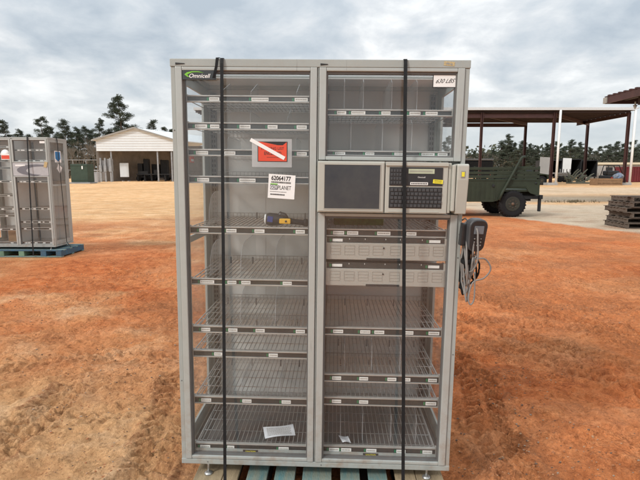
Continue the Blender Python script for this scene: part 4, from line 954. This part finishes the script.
# things standing at the shed
def obj1(name,label,cat,build,mats,group=None):
    b=MB(); build(b); return tag(b.build(name,mats),label,cat,group)
def cabinets(px0,px1,py0,py1,Yd,dd,name,label,cat,mt,legs=True,door_=True):
    x0,z1_=at(px0,py0,Yd); x1,z0_=at(px1,py1,Yd); z0_=max(0,z0_)
    r=thing(name,label,cat,((x0+x1)/2,Yd,0)); hw=(x1-x0)/2
    b=MB(); b.bbox(-hw,hw,0,dd,max(z0_,.0),z1_,.03); bo=b.build('body',mt,r)
    if door_:
        b=MB(); b.bbox(-hw*.85,hw*.85,-.03,-.002,z0_+.15*(z1_-z0_),z1_-.08*(z1_-z0_),.01); b.build('door',mt,r)
        b=MB(); b.box(hw*.6,hw*.7,-.07,-.031,(z0_+z1_)/2,(z0_+z1_)/2+.2); b.build('handle',M['dkmetal'],r)
    return r
cabinets(100.5,105.5,160.5,172,76,.6,'electrical_cabinet','pale grey electrical cabinet on posts at the left corner of the shed','electrical cabinet',M['grmetal'])
cabinets(106.5,112,159,171,76,.6,'electrical_cabinet','second grey electrical cabinet nearer the shed post, taller top','electrical cabinet',M['grmetal'])
for px,l in ((101.0,'leftmost'),(105.6,'middle'),(110.8,'rightmost')):
    x,_=at(px,170,75.8); _,zt_=at(px,158,75.8)
    obj1('meter_post','%s of three grey posts carrying the electrical cabinets'%l,'post',lambda b:(b.bbox(x-.11,x+.11,75.7,75.92,0,zt_,.01),b.box(x-.2,x+.2,75.6,75.69,1.6,2.6)),M['grmetal'],'posts of the electrical cabinets')
def ac(b):
    x,zz_=at(97.5,172,77); b.bbox(x-.6,x+.9,76.6,77.8,.2,zz_,.05); b.box(x-.5,x-.4,76.7,76.8,0,.2); b.box(x+.7,x+.8,76.7,76.8,0,.2)
    for k in range(6): b.box(x-.5,x+.8,76.57,76.598,.35+k*.18,.42+k*.18)
obj1('air_conditioner','low pale condenser unit left of the electrical cabinets','air conditioner',ac,M['panel'])
def wb(b):
    x0,z1_=at(119.5,163,82); x1,z0_=at(129,177,82); b.bbox(x0,x1,82,82.12,max(0,z0_),z1_,.02); b.box(x0+.1,x1-.1,81.95,81.999,z1_-.4,z1_-.3); b.box(x0+.2,x0+.3,82.13,83,0,.1); b.box(x1-.3,x1-.2,82.13,83,0,.1)
obj1('white_board','white sheet panel leaning upright inside the shed','panel',wb,M['siding'])
# dark machines within the shed
def machine(px0,px1,ptop,Yd,label,name='farm_machine',cat='machine'):
    x0,z1_=at(px0,ptop,Yd); x1,_=at(px1,ptop,Yd); w=x1-x0
    r=thing(name,label,cat,((x0+x1)/2,Yd,0))
    b=MB(); b.bbox(-w*.5,w*.5,-.6,.9,.55,.85,.04); b.bbox(-w*.42,-w*.05,-.5,.8,.86,z1_*.8,.08); b.bbox(w*.02,w*.40,-.4,.6,.86,z1_,.1); b.tube([(0,0,.9),(w*.05,0,z1_*1.02)],.07,6); b.build('frame',M['dkmetal'],r)
    for s in (-1,1):
        for f in (-.33,.33):
            t=MB(); t.lathe([(.2,-.1),(.42,-.12),(.45,-.08),(.45,.08),(.42,.12),(.2,.1)],(f*w,s*.62,.45),'y',18); t.build('wheel',M['rubber'],r)
    return r
machine(137,150,159,86,'dark wheeled machine with short mast inside the shed, left of the grey post')
machine(150.5,170,160,88,'dark bulky machine inside the shed at its right end')
x0,_=at(136,171,83); x1,_=at(172,171,83)
def bench(b):
    b.bbox(x0,x1,83,83.8,1.1,1.25,.02)
    for k in range(6): xx=x0+.1+(x1-x0-.3)*k/5; b.box(xx,xx+.12,83.1,83.22,0,1.1); b.box(xx,xx+.12,83.6,83.72,0,1.1)
    b.bbox(x0+.3,x0+2,83.1,83.7,1.255,1.7,.04); b.bbox(x0+3,x0+3.6,83.1,83.7,1.255,1.95,.04)
obj1('work_bench','long dark work bench across the front of the shed','bench',bench,M['dkmetal'])
# dumpster like green container
def gcont():
    x0,z1_=at(70,164,62); x1,_=at(87,164,62); r=thing('green_container','dark green steel container behind the left cabinet','container',((x0+x1)/2,62,0)); hw=(x1-x0)/2
    b=MB(); b.bbox(-hw,hw,0,1.8,.25,z1_,.04)
    for k in range(2): b.box(-hw+.06,hw-.06,-.04,-.001,.5+k*(z1_-.75),.56+k*(z1_-.75))
    b.build('body',M['greenbox'],r)
    b=MB(); b.bbox(-hw-.2,hw+.3,-.15,1.9,.06,.24,.02); b.build('skid',M['grmetal'],r)
    b=MB(); b.box(hw*.35,hw*.5,-.07,-.052,z1_*.75,z1_*.9); b.build('label_plate',M['white'],r)
gcont()
def tbl(b):
    x0,z1_=at(87.5,170,66); x1,_=at(97,170,66); b.bbox(x0,x1,66,67,z1_-.12,z1_,.02)
    for xx in (x0+.05,x1-.15): b.box(xx,xx+.1,66.1,66.2,0,z1_-.12); b.box(xx,xx+.1,66.8,66.9,0,z1_-.12)
    b.bbox(x0+.5,x0+1.1,66.2,66.8,.1,z1_-.3,.05)
obj1('table','pale table between the green container and the electrical cabinets','table',tbl,M['panel'])
# pipe-rail fence
fx0,_=at(66,160,95); fx1,_=at(99,160,95); _,fz=at(80,160,95)
fe=thing('rail_fence','thin grey rail fence behind the green container','fence',(0,95,0))
b=MB(); b.tube([(fx0-14,0,fz),(fx1,0,fz)],.06,5); b.tube([(fx0-14,0,fz*.5),(fx1,0,fz*.5)],.05,5); b.build('rail',M['grmetal'],fe)
for k in range(9):
    xx=fx1-k*(fx1-fx0+14)/8; b=MB(); b.tube([(xx,0,0),(xx,0,fz+.1)],.07,5); b.build('post',M['grmetal'],fe)
# ================================================================== FAR RIGHT CLUTTER
def opencont(px0,px1,py0,Yd,label,mt=None,dd=6):
    x0,z1_=at(px0,py0,Yd); x1,_=at(px1,py0,Yd); r=thing('box_trailer',label,'container',((x0+x1)/2,Yd,0)); hw=(x1-x0)/2; t=.12; zb_=.75
    b=MB(); b.box(-hw,-hw+t,0,dd,zb_,z1_); b.box(hw-t,hw,0,dd,zb_,z1_); b.box(-hw+t,hw-t,0,dd,z1_-t,z1_); b.box(-hw+t,hw-t,0,dd,zb_,zb_+t); b.box(-hw+t,hw-t,dd-t,dd,zb_+t,z1_-t); b.build('body',mt or M['dkmetal'],r)
    b=MB(); b.box(-hw*.9,-hw*.75,.2,.35,0,zb_); b.box(hw*.75,hw*.9,.2,.35,0,zb_); b.box(-hw*.9,-hw*.75,dd-.5,dd-.3,0,zb_); b.box(hw*.75,hw*.9,dd-.5,dd-.3,0,zb_); b.build('legs',M['dkmetal'],r)
    return r
opencont(552,563,160,80,'open dark box container seen between the white panels and the brown column')
opencont(566,582,159,80,'widest open dark box container, in the middle of the row')
opencont(584.5,598,160,80,'open dark box container at the right end of the row')
def panelw(px0,px1,py0,py1,Yd,label):
    x0,z1_=at(px0,py0,Yd); x1,z0_=at(px1,py1,Yd); r=thing('standing_panel',label,'panel',((x0+x1)/2,Yd,0)); hw=(x1-x0)/2
    b=MB(); b.prism([(-hw,z0_-.9),(hw*.9,z0_-.8),(hw,z1_-.05),(-hw,z1_)],'y',0,.10); b.build('sheet',M['siding'],r)
    b=MB(); b.box(-hw*.8,-hw*.7,.151,.3,0,z1_-.4); b.box(hw*.6,hw*.7,.151,.3,0,z1_-.6); b.box(-hw*.9,hw*.9,.16,.24,.5,z0_+.3); b.build('support',M['dkmetal'],r)
panelw(540.5,549.5,157,169,70,'white sheet panel standing just left of the white downpipe')
panelw(563.5,571,158,170,76,'torn white sheet panel standing between two dark containers')
def flatbed(px0,px1,pyd,Yd,label):
    x0,zd=at(px0,pyd,Yd); x1,_=at(px1,pyd,Yd); r=thing('flatbed_trailer',label,'trailer',((x0+x1)/2,Yd,0)); hw=(x1-x0)/2
    b=MB(); b.box(-hw,hw,0,2.4,zd-.2,zd); b.box(-hw,hw,.2,.35,zd-.5,zd-.2)
    for k in range(5): xx=-hw+.1+k*(2*hw-.3)/4; b.box(xx,xx+.12,.0,.1,zd,zd+.5)
    b.build('deck',M['grmetal'],r)
    for f in (-.2,.15,.4):
        t=MB(); t.lathe([(.2,-.1),(.42,-.12),(.45,0),(.42,.12),(.2,.1)],(f*hw*2,0.05,.45),'y',16); t.build('wheel',M['rubber'],r)
flatbed(556,571,172.5,72,'grey flatbed trailer in front of the dark containers')
def coveredtrailer():
    x0,z1_=at(455,158,66.5); x1,_=at(503,158,66.5); r=thing('covered_trailer','low dark covered trailer glimpsed over the truck bed rails','trailer',((x0+x1)/2,70,0)); hw=(x1-x0)/2
    b=MB(); b.bbox(-hw,hw,0,3,.9,z1_*.93,.2); b.build('body',M['dkmetal'],r)
    b=MB(); b.bbox(-hw*1.0,hw*1.0,-.05,3.05,z1_*.931,z1_,.05); b.build('roof',M['grmetal'],r)
    for f in (-.35,-.25,.3):
        t=MB(); t.lathe([(.2,-.1),(.42,-.12),(.45,0),(.42,.12),(.2,.1)],(f*hw*2,0.05,.45),'y',16); t.build('wheel',M['rubber'],r)
coveredtrailer()
def pipesf(b):
    r_=random.Random(5); x0,_=at(570,178,63); x1,_=at(588.5,178,63)
    for k in range(22):
        a=Vector((r_.uniform(x0,x1),r_.uniform(62.6,64),.2+.4*r_.random())); d=Vector((r_.uniform(-1.3,1.3),r_.uniform(-.4,.4),r_.uniform(.1,1.5)))
        b.tube([a,a+d*.6+Vector((0,0,.15)),a+d],[.10,.09,.06],5)
    b.bbox(x0,x1,62.4,64,0.0,.25,.03)
obj1('scrap_pile','heap of faded greenish pipes on a skid beside the dark column','scrap pile',pipesf,M['pipes'])
def crate():
    x0,z1_=at(597,178.6,53.5); x1,_=at(622,178.6,53.5); r=thing('wooden_crate','low wooden crate on the ground left of the rightmost concrete footing','crate',((x0+x1)/2,53.5,0)); hw=(x1-x0)/2
    b=MB()
    for k in range(3): b.bbox(-hw,hw,0,.04,.06+k*z1_/3.05,.02+(k+1)*z1_/3.05,.01); b.bbox(-hw,hw,1.36,1.4,.06+k*z1_/3.05,.02+(k+1)*z1_/3.05,.01)
    b.box(-hw+.041,-hw+.08,.041,1.359,.06,z1_*.98); b.box(hw-.08,hw-.041,.041,1.359,.06,z1_*.98); b.box(-hw+.09,hw-.09,.05,1.35,z1_*.55,z1_*.6)
    b.build('boards',M['crate'],r)
    for f in (-1,-.62,.97):
        b=MB(); b.box(f*hw-.0,f*hw+.1,-.045,-.003,.0,z1_); b.build('cleat',M['crate'],r)
crate()
def buggy():
    x0,z1_=at(602.5,165.5,60); x1,_=at(623,165.5,60); r=thing('utility_buggy','dark open buggy parked behind the low wooden crate','buggy',((x0+x1)/2,60,0)); w=x1-x0
    b=MB(); b.bbox(-w*.5,w*.5,-.6,.7,.5,1.15,.12); b.bbox(-w*.35,w*.25,-.5,.6,1.15,1.7,.15); b.build('body',M['dkmetal'],r)
    b=MB()
    for y in (-.5,.6):
        b.tube([(-w*.42,y,1.1),(-w*.30,y,z1_),(w*.2,y,z1_*.99),(w*.42,y,1.1)],.06,6)
    b.tube([(-w*.30,-.5,z1_),(-w*.30,.6,z1_)],.06,6); b.tube([(w*.2,-.5,z1_),(w*.2,.6,z1_)],.06,6); b.build('roll_cage',M['dkmetal'],r)
    for f in (-.36,.36):
        for y in (-.62,.72):
            t=MB(); t.lathe([(.2,-.12),(.42,-.14),(.46,0),(.42,.14),(.2,.12)],(f*w,y,.46),'y',18); t.build('wheel',M['rubber'],r)
    b=MB(); b.bbox(-.5,.5,-.68,-.605,.75,.92,.02); b.build('tail_lights',M['taillight'],r)
buggy()
def tarp(b):
    x,_=at(619,176,54.2); 
    bm=bmesh.new(); bmesh.ops.create_icosphere(bm,subdivisions=3,radius=1)
    for v in bm.verts:
        n_=float(fbm(np.array([v.co.x*2+9]),np.array([v.co.y*2+v.co.z*1.7+5]),3,4)[0]); k_=.7+.75*(n_-.3)
        v.co=Vector((x+v.co.x*.62*k_,54.4+v.co.y*.5*k_,1.0+max(-.45,v.co.z*.5*k_)))
    bm.verts.index_update(); b.add([v.co.copy() for v in bm.verts],[[v.index for v in f.verts] for f in bm.faces]); bm.free()
obj1('tarp_bundle','blue and grey tarp bundle sitting at the right end of the wooden crate','tarp bundle',tarp,M['tarp'])
def rcont():
    x0,z1_=at(624.5,166.8,72); x1=x0+9; r=thing('red_container','dark red ribbed shipping container at the far right','container',(x0,72,0))
    b=MB(); b.box(0,9,0,2.4,.1,z1_)
    for k in range(24): b.box(.1+k*.37,.28+k*.37,-.06,-.001,.2,z1_-.12)
    b.box(0,9,-.08,-.061+.06,z1_-.12,z1_+.02); b.build('body',M['redcont'],r)
rcont()
def pcont():
    x0,z1_=at(598.5,166,84); x1,_=at(606,166,84); r=thing('pale_container','pale grey container just right of the dark container row','container',(x0,84,0))
    b=MB(); b.box(0,x1-x0,0,4,.1,z1_)
    for k in range(6): b.box(.1+k*.2,.2+k*.2,-.05,-.001,.2,z1_-.1)
    b.build('body',M['palecont'],r)
pcont()
def farbld():
    x0,z1_=at(596,162.5,120); x1,_=at(700,162.5,120); r=thing('far_warehouse','very long low building with pale roof edge in front of the trees at right','warehouse',(x0,120,0)); Lb=x1-x0
    b=MB(); b.box(0,Lb,0,12,0,z1_-.5)
    b.build('wall',M['grmetal'],r); b=MB(); b.box(-.5,Lb+.5,-.6,12.5,z1_-.49,z1_); b.build('roof',mat('cream_roof',(.60,.55,.42),.6),r)
    for k in range(8):
        b=MB(); b.box(2+k*3.2,4.2+k*3.2,-.05,-.001,0,z1_*.7); b.build('doorway',M['dkmetal'],r)
farbld()
# small weeds at the gravel edge
def weeds():
    b=MB(); r_=random.Random(9)
    for k in range(260):
        px=r_.uniform(545,600); Yd=24.6+r_.gauss(0,.35); x,_=at(px,196,Yd)
        if r_.random()<.5 : x,_=at(r_.gauss(574,3),196,Yd)
        h=.05+.10*r_.random(); a=r_.random()*PI; dx,dy=.02*math.cos(a),.02*math.sin(a); lx_,ly_=r_.uniform(-.06,.06),r_.uniform(-.06,.06)
        b.add([(x-dx,Yd-dy,gz(x,Yd)-.01),(x+dx,Yd+dy,gz(x,Yd)-.01),(x+lx_,Yd+ly_,gz(x,Yd)+h)],[(0,1,2)])
    o=b.build('weeds',mat('dry_weeds',(.13,.105,.06),.9),fix=False); tag(o,kind='stuff')
weeds()
# ================================================================== TREES
def leaf_clump(b,c,rx,rz,n,size,r_,m=0):
    for _ in range(n):
        while True:
            p=Vector((r_.uniform(-1,1),r_.uniform(-1,1),r_.uniform(-1,1)))
            if p.length<1: break
        p=Vector((p.x*rx,p.y*rx,p.z*rz))*(1.0+.5*r_.random()**3)+c
        d1=Vector((r_.gauss(0,1),r_.gauss(0,1),r_.gauss(0,.7))).normalized(); d2=d1.cross(Vector((r_.gauss(0,1),r_.gauss(0,1),r_.gauss(0,1)))).normalized()
        s=size*r_.uniform(.5,1.3); b.add([p-d1*s,p+d2*s*.45,p+d1*s,p-d2*s*.45],[(0,1,2,3)],m)
def pine_mesh(seed,h=20,bare=.35,spread=.17,dens=1.0,lean=0,fol='pine'):
    r_=random.Random(seed)
    tb=MB(); pts=[];rs=[];x=y=0
    for i in range(8):
        t=i/7; x+=r_.gauss(lean,.012)*h; y+=r_.gauss(0,.010)*h; pts.append(Vector((x,y,h*.97*t))); rs.append(h*.015*(1-t*.85))
    tb.tube(pts,rs,7)
    cb=MB(); nb=int(40*dens)
    for k in range(nb):
        t=bare+(1-bare)*(k+.5*r_.random())/nb
        base=pts[min(6,int(t*7))].lerp(pts[min(7,int(t*7)+1)],t*7%1)
        env=spread*h*(1-abs((t-bare)/(1-bare)-.40)*1.15)*r_.uniform(.35,1.15); env=max(env,h*.035)
        a=r_.random()*2*PI; tip=base+Vector((math.cos(a)*env,math.sin(a)*env,env*r_.uniform(.05,.5)))
        midp=base.lerp(tip,.5)+Vector((0,0,-.04*env)); tb.tube([base,midp,tip],[h*.0035,h*.0022,h*.0012],4)
        q=r_.randint(2,4)
        for j in range(q):
            c=base.lerp(tip,.45+.55*(j+1)/q)+Vector((r_.gauss(0,.05),r_.gauss(0,.05),r_.gauss(0,.025)))*env*1.5
            leaf_clump(cb,c,h*.036*r_.uniform(.6,1.4),h*.022*r_.uniform(.7,1.4),int(105*r_.uniform(.6,1.2)),h*.0070,r_)
    leaf_clump(cb,pts[-1],h*.03,h*.03,50,h*.012,r_)
    t_=tb.build('trunk',M['bark']); c_=cb.build('crown',M[fol],fix=False); return t_,c_
def bare_mesh(seed,h=12):
    r_=random.Random(seed); b=MB()
    def br(p,d,l,r,dep):
        q=p+d*l; b.tube([p,p.lerp(q,.5)+Vector((r_.gauss(0,.03),r_.gauss(0,.03),0))*l,q],[r,r*.8,r*.6],4)
        if dep==0: return
        for k in range(3 if dep>1 else 4):
            nd=(d+Vector((r_.gauss(0,.42),r_.gauss(0,.42),r_.uniform(0,.35)))).normalized(); br(q,nd,l*r_.uniform(.6,.8),r*.58,dep-1)
    br(Vector((0,0,0)),Vector((0,0,1)),h*.30,h*.012,4)
    return b.build('trunk',M['twig'],fix=False)
protos=[]
specs=[(1,20,.45,.16,1.15,0),(2,20,.38,.20,1.0,.003),(3,20,.30,.17,1.2,0),(4,20,.50,.20,.75,-.004),(5,20,.25,.20,1.3,0),(6,20,.42,.13,.8,.003),(7,20,.34,.19,1.5,.0)]
for s_ in specs: protos.append((pine_mesh(*s_),)) 
protos2=[(pine_mesh(20+i,20,.15,.20,1.3,0,'pine2'),) for i in range(3)]
for pr in protos+protos2:
    for o in pr[0]: col.objects.unlink(o)
def tree(kind,x,y,h,rz,label,group,sx=1.0,lib=None):
    t_,c_=(lib or protos)[kind][0]
    r=thing('pine_tree' if (lib is None) else 'broad_tree',label,'tree',(x,y,0),(0,0,rz),group); s=h/20; r.scale=(s*sx,s*sx,s)
    for o in (t_,c_):
        c=o.copy(); c.name=o.name.split('.')[0]; col.objects.link(c); c.parent=r
    return r
def tree_at(px,ptop,Yd,kind,label,group='pines behind the yard at left',sx=1.0,lib=None):
    x,zt_=at(px,ptop,Yd); return tree(kind,x,Yd,zt_,random.random()*6,label,group,sx,lib)
tree_at(120,94.5,118,6,'tallest dark pine, standing above the left end of the shed roof',sx=1.05)
tree_at(37.5,117,125,1,'round-topped pine above the middle of the left cabinet')
tree_at(65,119,122,2,'dense pine just right of the left cabinet')
tree_at(3,120,125,4,'pine at the far left edge of the photo')
tree_at(98.5,118,128,5,'middling pine right beside the tallest pine')
tree_at(86,126,132,3,'thin pine left of the middling pine')
tree_at(77,127,135,0,'slim pine with sparse crown behind the green container')
tree_at(52,128,140,3,'small pine between the two taller pines over the left cabinet')
tree_at(20,129,140,0,'small pine over the left door of the left cabinet')
tree_at(150,119,130,1,'pine showing above the shed ridge')
tree_at(164,127,134,4,'low pine above the right slope of the shed roof')
tree_at(108,128,130,2,'short dense pine under the tallest pine')
for i_,(px,pt,Yd,k_) in enumerate([(12,133,145,4),(28,134,146,2),(44,131,142,6),(58,133,140,4),(71,131,138,6),(82,133,140,4),(91,130,137,6),(104,131,139,4),(114,126,136,2),(127,124,136,4),(140,128,139,2),(157,130,142,6),(170,129,140,4)]):
    tree_at(px,pt,Yd,k_,'lower background pine filling the gaps between the taller left-hand pines','background pines at left',1.15)
# bare brush behind the fence
bares=[bare_mesh(40+i) for i in range(3)]
for o in bares: col.objects.unlink(o)
def bare(x,y,h,rz,label,group):
    r=thing('bare_tree',label,'tree',(x,y,0),(0,0,rz),group); r.scale=(h/12,)*3
    c=bares[int(rz*10)%3].copy(); c.name='trunk'; col.objects.link(c); c.parent=r
for k in range(16):
    px=60+k*2.8+random.uniform(-1,1); x,_=at(px,150,112+k%4*3); bare(x,112+k%4*3,random.uniform(7.5,10.5),random.random()*6,'leafless brushy tree in the thicket left of the shed','bare brush left of the shed')
for k in range(6):
    x,_=at(150+k*5,150,140); bare(x,140,random.uniform(14,15.5),random.random()*6,'leafless tree behind the right part of the shed roof','bare trees behind the shed')
# right tree line
lab={'p':'pine in the tree line beyond the steel canopy','b':'dense green tree in the tree line beyond the steel canopy','n':'leafless tree in the tree line beyond the steel canopy'}
rr=random.Random(12)
prof=[(468,158),(475,150),(484,152),(493,149),(502,141),(508,134),(514,142),(522,140),(530,143),(538,145),(547,143),(556,141),(565,146),(572,139),(580,142),(590,147),(600,146),(608,144),(617,141),(625,143),(634,140),(642,142),(652,140),(662,143)]
for i,(px,pt) in enumerate(prof):
    Yd=150+rr.uniform(-6,10); tree_at(px,pt,Yd,rr.choice([0,1,2,3,5]),lab['p'],'pines in the far tree line at right',1.15)
    tree_at(px+rr.uniform(-4,4),pt+rr.uniform(4,9),Yd-9,rr.choice([0,1,2]),lab['b'],'dense trees in the far tree line at right',1.7,protos2)
    tree_at(px+rr.uniform(-4,4),pt+rr.uniform(9,13),Yd-18,rr.choice([0,1,2]),lab['b'],'dense trees in the far tree line at right',2.2,protos2)
for k in range(14):
    px=470+k*13+rr.uniform(-3,3); x,zt_=at(px,144+rr.uniform(0,5),140); bare(x,140,zt_*.9,rr.random()*6,lab['n'],'bare trees in the far tree line at right')
# trees hidden mostly behind the main cabinet
for px,pt,k_ in ((182,132,2),(196,136,3),(212,130,1),(235,128,4),(262,134,5),(290,131,0),(318,128,2),(345,133,1),(372,130,3),(400,134,4),(425,131,5),(448,136,0)):
    tree_at(px,pt,150,k_,'pine standing in the stretch of trees behind the foreground cabinet','pines behind the foreground cabinet',1.1)
# distant woodland mass
b=MB(); r_=random.Random(77)
for k in range(5200):
    x=r_.uniform(-210,230); y=190+r_.uniform(-12,30); h=8.5*fbm(np.array([x*.05]),np.array([2.2]),3,9)[0]+4.5
    c=Vector((x,y,h*r_.random())); leaf_clump(b,c,1.6,1.2,5,1.0,r_)
tag(b.build('far_woods',M['pine2'],fix=False),kind='stuff')
# undergrowth at the foot of the near trees
b=MB()
for k in range(1500):
    left=r_.random()<.45
    if left: x=r_.uniform(-95,-35); y=r_.uniform(118,142); h=5.0
    else: x=r_.uniform(38,130); y=r_.uniform(128,150); h=5
    c=Vector((x,y,h*r_.random())); leaf_clump(b,c,1.4,1.0,18,.26,r_)
tag(b.build('undergrowth',mat('brown_brush',(.10,.085,.06),.95,0,.4,.3),fix=False),kind='stuff')
# ================================================================== WORLD AND LIGHT
SUN_EL,SUN_ROT=rad(36),rad(232)
w=bpy.data.worlds.new('World'); sc.world=w; w.use_nodes=True; nt=w.node_tree; N=nt.nodes; L=nt.links
for n in list(N): N.remove(n)
out=N.new('ShaderNodeOutputWorld'); bg=N.new('ShaderNodeBackground'); bg.inputs['Strength'].default_value=.10; L.new(bg.outputs[0],out.inputs[0])
sky=N.new('ShaderNodeTexSky'); sky.sky_type='NISHITA'; sky.sun_disc=False; sky.sun_elevation=SUN_EL; sky.sun_rotation=SUN_ROT
tc=N.new('ShaderNodeTexCoord'); sp=N.new('ShaderNodeSeparateXYZ'); L.new(tc.outputs['Generated'],sp.inputs[0])
def math_(op,a,b_=None,clamp=False):
    m=N.new('ShaderNodeMath'); m.operation=op; m.use_clamp=clamp
    for i,v in enumerate((a,b_)):
        if v is None: continue
        if isinstance(v,(int,float)): m.inputs[i].default_value=v
        else: L.new(v,m.inputs[i])
    return m.outputs[0]
zz_=math_('ADD',math_('MAXIMUM',sp.outputs[2],0),.26)
cxn=N.new('ShaderNodeCombineXYZ'); L.new(math_('DIVIDE',sp.outputs[0],zz_),cxn.inputs[0]); L.new(math_('DIVIDE',sp.outputs[1],zz_),cxn.inputs[1])
def nz_(s,d,r,dist=0,off=(0,0,0),sc3=(1,1,1)):
    mp=N.new('ShaderNodeMapping'); mp.inputs['Location'].default_value=off; mp.inputs['Scale'].default_value=sc3; L.new(cxn.outputs[0],mp.inputs[0])
    n=N.new('ShaderNodeTexNoise'); n.inputs['Scale'].default_value=s; n.inputs['Detail'].default_value=d; n.inputs['Roughness'].default_value=r; n.inputs['Distortion'].default_value=dist; L.new(mp.outputs[0],n.inputs['Vector']); return n.outputs['Fac']
def ramp_(f,st):
    r=N.new('ShaderNodeValToRGB'); e=r.color_ramp.elements; e[0].position=st[0][0]; e[0].color=(*st[0][1],1); e[1].position=st[-1][0]; e[1].color=(*st[-1][1],1)
    for p,c in st[1:-1]: q=e.new(p); q.color=(*c,1)
    L.new(f,r.inputs[0]); return r.outputs[0]
K=10.
big=nz_(1.0,7,.5,.2,(3.1,1.7,0),(1.1,1.1,1)); det=nz_(3.6,9,.55,.2,(.7,5.2,0),(1.1,1.0,1))
mixn=math_('ADD',math_('MULTIPLY',big,.55),math_('MULTIPLY',det,.45))
cl=ramp_(mixn,[(.36,(.42,.48,.54)),(.44,(.54,.59,.635)),(.50,(.66,.69,.715)),(.54,(.78,.80,.81)),(.60,(.95,.955,.955))])
# pale, milky air close to the horizon
hz_=ramp_(sp.outputs[2],[(0.0,(1,1,1)),(.10,(.35,.35,.35)),(.22,(0,0,0))])
mx=N.new('ShaderNodeMix'); mx.data_type='RGBA'; L.new(math_('MULTIPLY',hz_,.8),mx.inputs[0]); L.new(cl,mx.inputs[6]); mx.inputs[7].default_value=(.74,.78,.79,1)
# overcast vault: zenith brighter than horizon
up=math_('ADD',.97,math_('MULTIPLY',math_('POWER',math_('MAXIMUM',sp.outputs[2],0),1.3),.95))
vm=N.new('ShaderNodeVectorMath'); vm.operation='SCALE'; L.new(mx.outputs[2],vm.inputs[0]); L.new(math_('MULTIPLY',up,K),vm.inputs[3])
fin=N.new('ShaderNodeMix'); fin.data_type='RGBA'; fin.inputs[0].default_value=.93; L.new(sky.outputs[0],fin.inputs[6]); L.new(vm.outputs[0],fin.inputs[7])
L.new(fin.outputs[2],bg.inputs['Color'])
ld=bpy.data.lights.new('sun','SUN'); ld.energy=2.0; ld.angle=rad(9); ld.color=(1,.97,.93); lo=bpy.data.objects.new('sun',ld); col.objects.link(lo)
# sun direction: from behind-left of the camera; lamp -Z axis = travel direction
az=SUN_ROT; dirv=Vector((math.sin(az)*math.cos(SUN_EL),math.cos(az)*math.cos(SUN_EL),math.sin(SUN_EL)))
lo.rotation_euler=dirv.to_track_quat('Z','Y').to_euler()
sc.view_settings.view_transform='Standard'; sc.view_settings.look='None'; sc.view_settings.exposure=.15; sc.view_settings.gamma=1
sc.render.engine='CYCLES'; sc.cycles.transparent_max_bounces=32; sc.cycles.max_bounces=8
